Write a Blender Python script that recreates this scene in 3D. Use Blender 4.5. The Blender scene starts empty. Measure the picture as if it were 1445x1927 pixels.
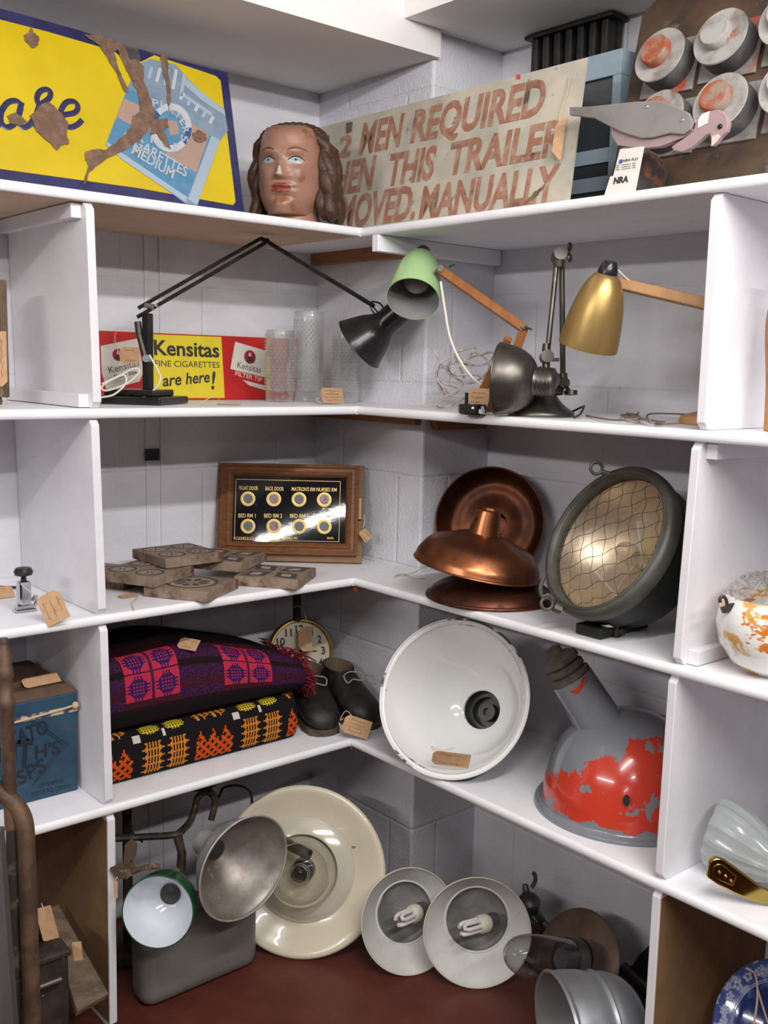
import bpy, bmesh, math, random
from mathutils import Vector, Matrix
from math import pi, sin, cos, tan, radians, sqrt, atan2
random.seed(7)
V = Vector
scn = bpy.context.scene
COL = scn.collection
# ------------------------------------------------------------------ camera
IW, IH, FPX = 1445.0, 1927.0, 1925.1
CAM = V((-1.47559, -1.81852, 1.37144))
YAW, PITCH, ROLL = 0.70973, -0.141713, 0.023584
_fw = V((cos(PITCH)*sin(YAW), cos(PITCH)*cos(YAW), sin(PITCH)))
_rt = V((cos(YAW), -sin(YAW), 0)); _up = _rt.cross(_fw)
CR = _rt*cos(ROLL) + _up*sin(ROLL); CU = -_rt*sin(ROLL) + _up*cos(ROLL)
cd = bpy.data.cameras.new('camera'); cam = bpy.data.objects.new('camera', cd); COL.objects.link(cam)
cd.sensor_fit = 'HORIZONTAL'; cd.sensor_width = 36; cd.lens = FPX*36/IW; cd.clip_start = .02
cm = Matrix((CR, CU, -_fw)).transposed().to_4x4(); cm.translation = CAM; cam.matrix_world = cm
scn.camera = cam
# ------------------------------------------------------------------ light
wd = bpy.data.worlds.new('room'); scn.world = wd; wd.use_nodes = True
wd.node_tree.nodes['Background'].inputs[0].default_value = (.92, .88, .90, 1)
wd.node_tree.nodes['Background'].inputs[1].default_value = .045
def tube_light(name, loc, length, power, col=(1, .975, .96)):
    l = bpy.data.lights.new(name, 'AREA'); l.shape = 'RECTANGLE'; l.size = length; l.size_y = .05
    l.energy = power; l.color = col
    o = bpy.data.objects.new(name, l); COL.objects.link(o); o.location = loc; o.rotation_euler = (radians(42), 0, 0)
    return o
tube_light('fluorescent_tube_near', (-.95, -1.62, 2.26), 1.5, 29)
o = tube_light('fluorescent_tube_back', (-4.55, -4.26, 2.25), 1.8, 24); o.rotation_euler = (radians(40), 0, radians(19)); o.data.size_y = .06
tube_light('fluorescent_tube_far', (-.95, -2.6, 2.2), 1.5, 34)
o = tube_light('fluorescent_tube_left', (-3.7, -1.0, 2.2), 1.8, 42); o.rotation_euler = (radians(45), 0, radians(-80))
scn.view_settings.view_transform = 'Standard'
try: scn.view_settings.look = 'None'
except Exception: pass
scn.view_settings.exposure = 0.0; scn.view_settings.gamma = 1.0; scn.view_settings.use_curve_mapping = False
# ------------------------------------------------------------------ pixel -> point on a real plane
def ray(px, py): return _fw + CR*((px-IW/2)/FPX) - CU*((py-IH/2)/FPX)
def at(px, py, x=None, y=None, z=None):
    d = ray(px, py)
    t = (x-CAM.x)/d.x if x is not None else (y-CAM.y)/d.y if y is not None else (z-CAM.z)/d.z
    return CAM + d*t
def hit(px, py, o, n):
    d = ray(px, py); return CAM + d*((o-CAM).dot(n)/d.dot(n))
def near(px, py, p):                       # point of the pixel's ray at the depth of point p
    return hit(px, py, p, _fw)
def pxm(p): return FPX/((p-CAM).dot(_fw))   # pixels per metre at p
def frame(o, z, xh=V((0, 0, 1))):
    z = z.normalized(); x = xh - z*xh.dot(z)
    if x.length < 1e-4: x = V((1, 0, 0)) - z*z.x
    x.normalize(); y = z.cross(x)
    m = Matrix((x, y, z)).transposed().to_4x4(); m.translation = o; return m
def frame_xy(o, x, y):
    x = x.normalized(); z = x.cross(y).normalized(); y = z.cross(x)
    m = Matrix((x, y, z)).transposed().to_4x4(); m.translation = o; return m
def disc(px, py, maj, mn, ang, p):          # circle seen as an ellipse: frame with z = opening direction, and radius
    c = near(px, py, p); v = (CAM-c).normalized()
    im = CR*cos(radians(ang)) - CU*sin(radians(ang)); im = (im - v*im.dot(v)).normalized()
    ct = min(1, mn/maj); n = v*ct + im*sqrt(1-ct*ct)
    return frame(c, n), maj/pxm(c)
def dirim(ang, away=0.0):                   # world direction that runs this way in the view; away>0 tips it from the camera
    return ((CR*cos(radians(ang)) - CU*sin(radians(ang))) + _fw*away).normalized()
# ------------------------------------------------------------------ materials
MATS = {}
def mat(name, col, rough=.5, metal=0., col2=None, scale=20, lo=.42, hi=.62, bump=0., bs=60, spec=.5, stretch=None,
        coat=0., col3=None, scale3=60, lo3=.55, hi3=.65, trans=0., ior=1.45, rough2=None, emit=None, sss=0., dist=0., wave=None, metal2=None):
    if name in MATS: return MATS[name]
    m = bpy.data.materials.new(name); m.use_nodes = True; MATS[name] = m
    nt = m.node_tree; N = nt.nodes; L = nt.links; b = N['Principled BSDF']
    b.inputs['Base Color'].default_value = (*col, 1); b.inputs['Roughness'].default_value = rough
    b.inputs['Metallic'].default_value = metal; b.inputs['Specular IOR Level'].default_value = spec
    b.inputs['IOR'].default_value = ior; b.inputs['Transmission Weight'].default_value = trans; b.inputs['Coat Weight'].default_value = coat
    if emit: b.inputs['Emission Color'].default_value = (*emit[0], 1); b.inputs['Emission Strength'].default_value = emit[1]
    tc = N.new('ShaderNodeTexCoord'); src = tc.outputs['Object']
    if stretch:
        mp = N.new('ShaderNodeMapping'); mp.inputs['Scale'].default_value = stretch; L.new(src, mp.inputs[0]); src = mp.outputs[0]
    def noise(s, det=8, d=0.):
        n = N.new('ShaderNodeTexNoise'); n.inputs['Scale'].default_value = s; n.inputs['Detail'].default_value = det
        n.inputs['Roughness'].default_value = .62; n.inputs['Distortion'].default_value = d
        L.new(src, n.inputs['Vector']); return n.outputs['Fac']
    def ramp(f, a, c):
        r = N.new('ShaderNodeMapRange'); r.inputs['From Min'].default_value = a; r.inputs['From Max'].default_value = c
        L.new(f, r.inputs['Value']); return r.outputs['Result']
    last = None
    def mix(f, a, c):
        x = N.new('ShaderNodeMix'); x.data_type = 'RGBA'; L.new(f, x.inputs['Factor'])
        if a is None: x.inputs['A'].default_value = (*col, 1)
        else: L.new(a, x.inputs['A'])
        x.inputs['B'].default_value = (*c, 1); return x.outputs['Result']
    if col2:
        if wave:
            w = N.new('ShaderNodeTexWave'); w.inputs['Scale'].default_value = wave; w.inputs['Distortion'].default_value = dist or 6
            w.inputs['Detail'].default_value = 3; L.new(src, w.inputs['Vector']); f0 = w.outputs['Fac']
        else: f0 = noise(scale, 8, dist)
        f = ramp(f0, lo, hi); last = mix(f, None, col2)
        for v2, key in ((rough2, 'Roughness'), (metal2, 'Metallic')):
            if v2 is not None:
                r = N.new('ShaderNodeMapRange'); r.inputs['To Min'].default_value = rough if key == 'Roughness' else metal
                r.inputs['To Max'].default_value = v2; L.new(f, r.inputs['Value']); L.new(r.outputs[0], b.inputs[key])
    if col3:
        f = ramp(noise(scale3), lo3, hi3); last = mix(f, last, col3)
    if last is not None: L.new(last, b.inputs['Base Color'])
    if bump:
        bn = N.new('ShaderNodeBump'); bn.inputs['Strength'].default_value = bump; bn.inputs['Distance'].default_value = .003
        L.new(noise(bs, 5), bn.inputs['Height']); L.new(bn.outputs[0], b.inputs['Normal'])
    return m
def glassy(name, col=(1, 1, 1), rough=.05, alpha=.25, bump=0., bs=60, milk=0.):
    m = bpy.data.materials.new(name); m.use_nodes = True; nt = m.node_tree; N = nt.nodes; L = nt.links
    N.clear(); out = N.new('ShaderNodeOutputMaterial'); mx = N.new('ShaderNodeMixShader'); tr = N.new('ShaderNodeBsdfTransparent')
    gl = N.new('ShaderNodeBsdfGlossy'); gl.inputs['Roughness'].default_value = rough; tr.inputs[0].default_value = (*col, 1)
    lw = N.new('ShaderNodeLayerWeight'); lw.inputs['Blend'].default_value = alpha
    L.new(lw.outputs['Facing'], mx.inputs[0]); L.new(tr.outputs[0], mx.inputs[1]); L.new(gl.outputs[0], mx.inputs[2]); L.new(mx.outputs[0], out.inputs[0])
    if milk:
        df = N.new('ShaderNodeBsdfDiffuse'); df.inputs[0].default_value = (.85, .85, .84, 1); m2 = N.new('ShaderNodeMixShader'); m2.inputs[0].default_value = milk
        L.new(mx.outputs[0], m2.inputs[1]); L.new(df.outputs[0], m2.inputs[2]); L.new(m2.outputs[0], out.inputs[0])
    if bump:
        bn = N.new('ShaderNodeBump'); bn.inputs['Strength'].default_value = bump; tc = N.new('ShaderNodeTexCoord')
        n = N.new('ShaderNodeTexNoise'); n.inputs['Scale'].default_value = bs; L.new(tc.outputs['Object'], n.inputs['Vector'])
        L.new(n.outputs['Fac'], bn.inputs['Height']); L.new(bn.outputs[0], gl.inputs['Normal']); L.new(bn.outputs[0], lw.inputs['Normal'])
    return m
# ------------------------------------------------------------------ mesh builder
WM = {}
def smooth_path(pts, n=6, closed=False):
    pts = [V(p) for p in pts]; out = []
    k = len(pts)
    rng = range(k if closed else k-1)
    for i in rng:
        p0 = pts[(i-1) % k] if closed or i > 0 else pts[0]; p1 = pts[i]; p2 = pts[(i+1) % k]
        p3 = pts[(i+2) % k] if closed or i+2 < k else pts[-1]
        for j in range(n):
            t = j/n
            out.append(.5*((2*p1)+(p2-p0)*t+(2*p0-5*p1+4*p2-p3)*t*t+(3*p1-p0-3*p2+p3)*t**3))
    if not closed: out.append(pts[-1])
    return out
class MB:
    def __init__(s): s.v = []; s.f = []; s.m = []
    def add(s, vs, fs, M=None, mi=0):
        b = len(s.v); s.v += [(M @ V(v)) if M is not None else V(v) for v in vs]
        s.f += [tuple(i+b for i in f) for f in fs]; s.m += [mi]*len(fs); return s
    def box(s, c, d, M=None, mi=0):
        x, y, z = c; a, b, h = d[0]/2, d[1]/2, d[2]/2
        vs = [(x+i*a, y+j*b, z+k*h) for k in (-1, 1) for j in (-1, 1) for i in (-1, 1)]
        return s.add(vs, [(0, 2, 3, 1), (4, 5, 7, 6), (0, 1, 5, 4), (2, 6, 7, 3), (0, 4, 6, 2), (1, 3, 7, 5)], M, mi)
    def box2(s, a, b, M=None, mi=0):
        return s.box([(p+q)/2 for p, q in zip(a, b)], [abs(q-p) for p, q in zip(a, b)], M, mi)
    def prism(s, pts, z0, z1, M=None, mi=0):
        ar = sum(pts[i][0]*pts[(i+1) % len(pts)][1]-pts[(i+1) % len(pts)][0]*pts[i][1] for i in range(len(pts)))
        if ar < 0: pts = pts[::-1]
        n = len(pts); vs = [(p[0], p[1], z0) for p in pts]+[(p[0], p[1], z1) for p in pts]
        fs = [tuple(range(n-1, -1, -1)), tuple(range(n, 2*n))]+[(i, (i+1) % n, n+(i+1) % n, n+i) for i in range(n)]
        return s.add(vs, fs, M, mi)
    def lathe(s, prof, M=None, seg=56, mi=0, a0=0, a1=2*pi):
        full = abs(a1-a0-2*pi) < 1e-6; k = seg if full else seg+1
        vs = []; rows = []
        for r, z in prof:
            if r < 1e-6: rows.append([len(vs)]*k); vs.append((0, 0, z))
            else:
                rows.append(list(range(len(vs), len(vs)+k)))
                vs += [(r*cos(a0+(a1-a0)*i/seg), r*sin(a0+(a1-a0)*i/seg), z) for i in range(k)]
        fs = []
        for A, B in zip(rows, rows[1:]):
            for i in range(seg):
                j = (i+1) % k; f = []
                for q in (A[i], A[j], B[j], B[i]):
                    if q not in f: f.append(q)
                if len(f) > 2: fs.append(tuple(f))
        return s.add(vs, fs, M, mi)
    def sphere(s, c, r, M=None, mi=0, seg=20, sc=(1, 1, 1)):
        T = Matrix.Translation(V(c)) @ Matrix.Diagonal((*sc, 1))
        if M is not None: T = M @ T
        n = seg//2
        return s.lathe([(r*sin(pi*i/n), -r*cos(pi*i/n)) for i in range(n+1)], T, seg, mi)
    def cyl(s, a, b, r, r2=None, seg=20, mi=0, M=None):
        a, b = V(a), V(b); h = (b-a).length; T = frame(a, b-a)
        if M is not None: T = M @ T
        r2 = r if r2 is None else r2
        return s.lathe([(0, 0), (r, 0), (r2, h), (0, h)], T, seg, mi)
    def torus(s, R, r, M=None, seg=48, k=10, mi=0):
        return s.lathe([(R+r*cos(2*pi*i/k), r*sin(2*pi*i/k)) for i in range(k+1)], M, seg, mi)
    def tube(s, pts, r, seg=8, mi=0, M=None, sm=0, closed=False, flat=None):
        if sm: pts = smooth_path(pts, sm, closed)
        pts = [V(p) for p in pts]; n = len(pts); vs = []
        up = None
        for i, p in enumerate(pts):
            t = (pts[(i+1) % n]-pts[i-1]) if closed else (pts[min(i+1, n-1)]-pts[max(i-1, 0)])
            if t.length < 1e-9: t = V((0, 0, 1))
            t.normalize()
            if up is None: up = V((0, 0, 1)) if abs(t.z) < .9 else V((1, 0, 0))
            x = t.cross(up).normalized(); up = x.cross(t)
            rr = r[i] if isinstance(r, (list, tuple)) else r
            for k in range(seg):
                a = 2*pi*k/seg
                vs.append(p+x*(cos(a)*rr)+up*(sin(a)*rr*(flat or 1)))
        fs = []
        for i in range(n if closed else n-1):
            j = (i+1) % n
            for k in range(seg):
                fs.append((i*seg+k, i*seg+(k+1) % seg, j*seg+(k+1) % seg, j*seg+k))
        if not closed: fs += [tuple(range(seg-1, -1, -1)), tuple(range((n-1)*seg, n*seg))]
        return s.add(vs, fs, M, mi)
    def build(s, name, m, parent=None, world=False, smooth=38, bevel=0, fix=True, solid=0, sub=0):
        me = bpy.data.meshes.new(name); vs = s.v
        if world and parent is not None:
            I = WM[parent].inverted(); vs = [I @ v for v in vs]
        me.from_pydata([tuple(v) for v in vs], [], s.f)
        for q in (m if isinstance(m, (list, tuple)) else [m]): me.materials.append(q)
        for p, i in zip(me.polygons, s.m): p.material_index = i
        if fix:
            bm = bmesh.new(); bm.from_mesh(me); bmesh.ops.recalc_face_normals(bm, faces=bm.faces); bm.to_mesh(me); bm.free()
        if smooth:
            for p in me.polygons: p.use_smooth = True
            me.set_sharp_from_angle(angle=radians(smooth))
        o = bpy.data.objects.new(name, me); COL.objects.link(o)
        if parent is not None: o.parent = parent; WM[o] = WM[parent]
        else: WM[o] = Matrix()
        if solid:
            md = o.modifiers.new('solid', 'SOLIDIFY'); md.thickness = solid; md.offset = 0
        if bevel:
            md = o.modifiers.new('bevel', 'BEVEL'); md.width = bevel; md.segments = 2; md.limit_method = 'ANGLE'; md.angle_limit = radians(40)
        if sub:
            md = o.modifiers.new('sub', 'SUBSURF'); md.levels = sub; md.render_levels = sub
        return o
def tagp(o, label=None, cat=None, group=None, kind=None):
    for k, v in (('label', label), ('category', cat), ('group', group), ('kind', kind)):
        if v: o[k] = v
    return o
def thing(name, label, cat, M=None, group=None):
    o = bpy.data.objects.new(name, None); COL.objects.link(o); o.empty_display_size = .02
    M = Matrix() if M is None else (Matrix.Translation(M) if isinstance(M, Vector) else M)
    o.matrix_world = M; WM[o] = M.copy()
    return tagp(o, label, cat, group)
def solo(mb, name, m, label, cat, origin=None, group=None, **k):   # a thing that is a single mesh, origin at its base
    if origin is not None: mb.v = [v-origin for v in mb.v]
    o = mb.build(name, m, None, **k)
    if origin is not None: o.location = origin; WM[o] = Matrix.Translation(origin)
    return tagp(o, label, cat, group)
def uvp(root, px, py):
    M = WM[root]; q = M.inverted() @ hit(px, py, M.translation, M.col[2].to_3d()); return (q.x, q.y)
def text_verts(s, bold=0., shear=0., space=1.):
    cu = bpy.data.curves.new('t', 'FONT'); cu.body = s; cu.offset = bold; cu.shear = shear; cu.size = 1; cu.space_character = space; cu.resolution_u = 3
    ob = bpy.data.objects.new('t', cu); COL.objects.link(ob)
    dg = bpy.context.evaluated_depsgraph_get(); me = bpy.data.meshes.new_from_object(ob.evaluated_get(dg))
    vs = [v.co.copy() for v in me.vertices]; fs = [tuple(p.vertices) for p in me.polygons]
    bpy.data.objects.remove(ob); bpy.data.curves.remove(cu); bpy.data.meshes.remove(me)
    return vs, fs
def put_text(mb, s, p0, p1, h, z=.0006, mi=0, M=None, bold=0., shear=0., space=1., capfit=True):
    """text from 2d point p0 (baseline start) to p1 (baseline end) with cap height h"""
    vs, fs = text_verts(s, bold, shear, space)
    x0 = min(v.x for v in vs); x1 = max(v.x for v in vs); cap = .69
    a = V((p0[0], p0[1])); b = V((p1[0], p1[1])); ux = b-a; w = ux.length; ux.normalize(); uy = V((-ux.y, ux.x))
    out = []
    for v in vs:
        q = a+ux*((v.x-x0)/(x1-x0)*w)+uy*(v.y/cap*h); out.append((q.x, q.y, z))
    return mb.add(out, fs, M, mi)
TAGC = mat('kraft card', (.50, .31, .17), .8, col2=(.42, .25, .13), scale=60, bump=.1, bs=300)
INK = mat('pen ink', (.10, .06, .05), .7)
STRING = mat('jute string', (.55, .42, .28), .9, bump=.3, bs=400)
def price_tag(o, u, v, w, h, label, string=None, lines=3, cut=.2, group=None, hole_at_left=True):
    """card with corner o, width along u, height along v; string: world path"""
    M = frame_xy(o, u, v); t = thing('price_tag', label, 'tag', M, group)
    c = h*cut
    mb = MB(); mb.prism([(c, 0), (w, 0), (w, h), (c, h), (0, h-c), (0, c)], 0, .0007); mb.build('card', TAGC, t, smooth=0)
    if lines:
        mb = MB(); rr = random.Random(int(w*1e5)+lines)
        for i in range(lines):
            y = h*(.8-.6*i/max(1, lines-1)) if lines > 1 else h*.5
            x = c+w*.08; pts = []
            e = w*(.9-.2*rr.random())
            while x < e:
                pts.append((x, y+(rr.random()-.5)*h*.09, .001)); x += w*.025
            if len(pts) > 2: mb.tube(pts, .00035, 4)
        mb.build('handwriting', INK, t)
    if string:
        mb = MB()
        for s in (string if isinstance(string[0], (list, tuple)) else [string]): mb.tube(s, .0009, 6, sm=5)
        mb.build('string', STRING, t, world=True)
    return t
# ------------------------------------------------------------------ setting
PX, RX, YW, YP = .171, .395, .391, -.037
ZT, Z2, Z3, Z4, TH = 1.6657, 1.27, .87, .4776, .019
tT, t2, t3, t4 = (z+TH/2 for z in (ZT, Z2, Z3, Z4))
WALL = mat('white painted blockwork', (.70, .69, .73), .62, col2=(.64, .63, .67), scale=6, bump=.55, bs=170, col3=(.45, .42, .40), scale3=38, lo3=.72, hi3=.78)
WALLP = mat('rough painted pier', (.69, .69, .73), .5, col2=(.62, .62, .66), scale=5, bump=.9, bs=140, col3=(.45, .42, .40), scale3=40, lo3=.73, hi3=.79)
BOARD = mat('white gloss shelf paint', (.84, .84, .87), .38, col2=(.79, .79, .82), scale=9, bump=.12, bs=90)
UPR = mat('white painted upright', (.74, .73, .76), .45, col2=(.69, .68, .71), scale=8, bump=.15, bs=120, col3=(.5, .5, .5), scale3=60, lo3=.74, hi3=.79)
RAWB = mat('bare brown hardboard', (.21, .122, .050), .75, col2=(.175, .10, .042), scale=14, col3=(.22, .13, .06), scale3=30, lo3=.68, hi3=.76)
UNDER = mat('unpainted shelf underside', (.56, .40, .28), .7, col2=(.51, .36, .25), scale=10, bump=.1)
CEIL = mat('ceiling paint', (.60, .56, .54), .7, col2=(.56, .52, .50), scale=3)
SOFF = mat('white soffit paint', (.84, .81, .79), .6, col2=(.80, .77, .75), scale=3)
REDF = mat('red painted concrete', (.085, .020, .013), .42, col2=(.11, .028, .018), scale=9, bump=.25, bs=60, col3=(.30, .20, .17), scale3=55, lo3=.69, hi3=.75)
def blocks(m):      # faint blockwork joints under the paint
    nt = m.node_tree; N = nt.nodes; L = nt.links; b = N['Principled BSDF']; old = b.inputs['Normal'].links[0].from_node
    tc = N.new('ShaderNodeTexCoord'); s = N.new('ShaderNodeSeparateXYZ'); L.new(tc.outputs['Object'], s.inputs[0])
    a = N.new('ShaderNodeMath'); a.operation = 'ADD'; L.new(s.outputs[0], a.inputs[0]); L.new(s.outputs[1], a.inputs[1])
    c = N.new('ShaderNodeCombineXYZ'); L.new(a.outputs[0], c.inputs[0]); L.new(s.outputs[2], c.inputs[1])
    k = N.new('ShaderNodeTexBrick'); L.new(c.outputs[0], k.inputs['Vector']); k.inputs['Scale'].default_value = 1; k.inputs['Brick Width'].default_value = .44
    k.inputs['Row Height'].default_value = .222; k.inputs['Mortar Size'].default_value = .006; k.inputs['Mortar Smooth'].default_value = .8
    bp = N.new('ShaderNodeBump'); bp.invert = True; bp.inputs['Strength'].default_value = .45; bp.inputs['Distance'].default_value = .004
    L.new(k.outputs['Fac'], bp.inputs['Height']); L.new(old.outputs[0], bp.inputs['Normal']); L.new(bp.outputs[0], b.inputs['Normal'])
blocks(WALL); blocks(WALLP)
def struct(mb, name, m, **k): return tagp(mb.build(name, m, None, smooth=0, **k), kind='structure')
mb = MB(); mb.box2((-2.2, YW, -.02), (PX, YW+.1, 2.6))
for x, w in ((at(272, 700, y=YW).x, .012), (at(300, 700, y=YW).x, .006)):    # block joints and conduit strip
    mb.box2((x, YW-.004, .0), (x+w, YW+.01, 2.4))
struct(mb, 'wall_left', WALL)
mb = MB(); mb.box2((PX, YP, -.02), (PX+.5, YW+.1, 2.6)); struct(mb, 'wall_pier', WALLP, bevel=.006)
mb = MB(); mb.box2((RX, -3.2, -.02), (RX+.1, YP, 2.6)); struct(mb, 'wall_right', WALL)
xh = at(273, 845, y=YW-.006); xk = at(300, 866, y=YW-.006); mb = MB(); mb.box2((xh.x, YW-.0062, xk.z), (xk.x, YW-.0045, xh.z)); struct(mb, 'trim_conduit_gap', mat('bare dark plaster', (.03, .035, .045), .8))
# peeled dark patch low on the right wall
mb = MB(); pp = [at(*q, x=RX-.0005) for q in ((1168, 1827), (1178, 1815), (1190, 1818), (1200, 1800), (1212, 1788), (1226, 1775), (1240, 1900), (1200, 1880))]
mb.add([(p.x, p.y, p.z) for p in pp], [tuple(range(len(pp)))]); struct(mb, 'trim_peeling', mat('bare dark plaster', (.03, .035, .045), .8))
mb = MB(); mb.box2((-8, -8, -.1), (RX+.2, YW+.2, 0)); struct(mb, 'floor', REDF)
zs = at(601, 177, y=YW).z; yb = at(826, 98, z=zs).y
yb = at(826, 98, x=PX).y
zr = at(943, 98, y=YP).z; xr = at(786, 25, z=zr).x
mb = MB(); mb.box2((-2.4, yb, zs), (PX+.005, YW+.05, 2.5)); struct(mb, 'ceiling_soffit_left', SOFF)
mb = MB(); mb.box2((xr, -3.4, zr), (RX+.05, yb-.0005, 2.5)); mb.box2((PX+.0055, yb-.001, zr), (RX+.05, YP+.05, 2.5)); struct(mb, 'ceiling_soffit_right', SOFF)
mb = MB(); mb.box2((-8, -8, 2.5), (RX+.2, YW+.2, 2.6)); struct(mb, 'ceiling', CEIL)
# ---- shelves
def nose(y, z, th=TH, k=8):
    return [(y+th*.35*(1-sin(pi*i/k)), z+th/2*cos(pi*i/k)*-1) for i in range(k+1)]
def shelf_left(z, label, under):
    mb = MB(); prof = nose(0, z)+[(YW-.001, z+TH/2), (YW-.001, z-TH/2)]
    n = len(prof); x0, x1 = -1.75, -.0006
    vs = [(x0, p[0], p[1]) for p in prof]+[(x1, p[0], p[1]) for p in prof]
    for i in range(n):
        j = (i+1) % n; mi = 1 if (under and i == n-1) else 0
        mb.add([vs[i], vs[j], vs[n+j], vs[n+i]], [(0, 1, 2, 3)], None, mi)
    mb.add(vs[:n], [tuple(range(n))]); mb.add(vs[n:], [tuple(range(n))])
    mb.box2((-.0006, .0035, z-TH/2), (PX-.001, YW-.001, z+TH/2))
    o = V((-.8, .2, z-TH/2)); return solo(mb, 'shelf_board', [BOARD, UNDER], label, 'shelf', o, 'white painted shelf boards', smooth=40)
def shelf_right(z, label, under):
    mb = MB(); prof = nose(0, z)+[(RX-.001, z+TH/2), (RX-.001, z-TH/2)]
    n = len(prof); y0, y1 = -2.4, YP-.001
    vs = [(p[0], y0, p[1]) for p in prof]+[(p[0], y1, p[1]) for p in prof]
    for i in range(n):
        j = (i+1) % n; mb.add([vs[i], vs[j], vs[n+j], vs[n+i]], [(0, 1, 2, 3)], None, 0)
    mb.add(vs[:n], [tuple(range(n))]); mb.add(vs[n:], [tuple(range(n))])
    pr2 = nose(0, z)+[(PX-.001, z+TH/2), (PX-.001, z-TH/2)]
    a = [(p[0], YP-.001, p[1]) for p in pr2]; b = [(p[0], .003, p[1]) for p in pr2]; n = len(pr2)
    for i in range(n):
        j = (i+1) % n; mb.add([a[i], a[j], b[j], b[i]], [(0, 1, 2, 3)])
    mb.add(b, [tuple(range(n))])
    o = V((.2, -.8, z-TH/2)); return solo(mb, 'shelf_board', [BOARD, UNDER], label, 'shelf', o, 'white painted shelf boards', smooth=40)
shelf_left(ZT, 'top white shelf board on the left, under the yellow enamel sign', 1)
shelf_right(ZT, 'top white shelf board on the right, under the trailer sign', 0)
shelf_left(Z2, 'white shelf board on the left carrying the glass vases and black desk lamp', 0)
shelf_right(Z2, 'white shelf board on the right carrying the three industrial and wooden arm lamps', 0)
shelf_left(Z3, 'white shelf board on the left carrying the patterned tiles and bell board', 0)
shelf_right(Z3, 'white shelf board on the right carrying copper shades and the searchlight', 0)
shelf_left(Z4, 'lowest white shelf board on the left, carrying the folded blankets', 0)
shelf_right(Z4, 'lowest white shelf board on the right, carrying the white enamel shade and red grey shade', 0)
# ---- uprights (one panel per tier)
tiers = [(ZT-TH/2, t2), (Z2-TH/2, t3), (Z3-TH/2, t4), (Z4-TH/2, 0.0)]
W = .0165
def upright(side, zt, zb, pt, pb, label, raw, bat):
    zt -= .0005; zb += .0005
    if side == 'L':
        a = at(*pt, y=.004).x; b = at(*pb, y=.004).x
        # local x across, y depth, z up ; chamfered front ends
        def cx(z, pt=pt, pb=pb):
            za = at(*pt, y=.004).z; zb_ = at(*pb, y=.004).z; return a+(b-a)*(za-z)/(za-zb_)
        X = lambda s, d, z: (cx(z)+s, .004+d, z); D = YW-.006
    else:
        a = at(*pt, x=.004).y; b = at(*pb, x=.004).y
        def cx(z, pt=pt, pb=pb):
            za = at(*pt, x=.004).z; zb_ = at(*pb, x=.004).z; return a+(b-a)*(za-z)/(za-zb_)
        X = lambda s, d, z: (.004+d, cx(z)+s, z); D = RX-.006
    t = thing('shelf_upright', label, 'shelf upright', V(X(0, D/2, zb)), 'white shelf uprights')
    mb = MB(); h = W/2; e = .012; c = .013
    prof = [(D, zb), (c, zb), (0, zb+e), (0, zt-e), (c*.8, zt), (D, zt)]
    vs = [X(-h, d, z) for d, z in prof]+[X(h, d, z) for d, z in prof]; n = len(prof)
    mb.add(vs, [tuple(range(n)), tuple(range(n, 2*n))]+[(i, (i+1) % n, n+(i+1) % n, n+i) for i in range(n)])
    if raw:
        for k in range(0 if raw == 2 else 1):
            pass
        s = -h-.0006 if True else h
        rp = [(D, zb+.001), (.004, zb+e+.002), (.004, zt-e-.002), (D, zt-.001)]
        mbr = MB(); mbr.add([X(s, d, z) for d, z in rp]+[X(-h-.0001, d, z) for d, z in rp], [(0, 1, 2, 3), (4, 5, 6, 7), (0, 1, 5, 4), (1, 2, 6, 5), (2, 3, 7, 6), (3, 0, 4, 7)])
        o = mbr.build('bare_face', RAWB, t, world=True, smooth=0); o['label'] = 'unpainted brown hardboard face'
    mb.build('panel', UPR, t, world=True, smooth=0, bevel=.0015)
    for kind in bat:
        m2 = MB(); bz = (zt-.028, zt-.001) if kind == 't' else (zb+.001, zb+.026)
        sd = -1 if True else 1
        d0 = .02
        q = [X(sd*h, d, z) for z in bz for d in (d0, D)]+[X(sd*(h+.02), d, z) for z in bz for d in (d0, D)]
        m2.add(q, [(0, 1, 3, 2), (4, 5, 7, 6), (0, 1, 5, 4), (2, 3, 7, 6), (0, 2, 6, 4), (1, 3, 7, 5)])
        m2.build('batten', UPR, t, world=True, smooth=0, bevel=.001)
names = ['beside the folded small sign and desk lamp', 'beside the patterned tiles', 'between the blue tin and the blankets', 'beside the grey tank on the floor']
LP = [((171, 430), (183, 740)), ((180, 815), (193, 1145)), ((196, 1190), (206, 1500)), ((210, 1560), (214, 1927))]
names[0] = 'beside the red and yellow tin sign'
for i in range(4):
    upright('L', *tiers[i], *LP[i], 'white upright panel on the left '+names[i], 1 if i == 3 else 0, ['t', 'b'] if i == 0 else [])
rn = ['right of the gold lamp shade', 'right of the searchlight', 'right of the red and grey shade', 'beside the blue and white plate']
RP = [((1345, 385), (1318, 800)), ((1308, 850), (1273, 1240)), ((1264, 1295), (1240, 1635)), ((1233, 1710), (1220, 1920))]
for i in range(4):
    upright('R', *tiers[i], *RP[i], 'white upright panel on the right '+rn[i], 1 if i == 3 else 0, [['', ], ['t', 'b'], [], []][i] if i else [])
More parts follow.
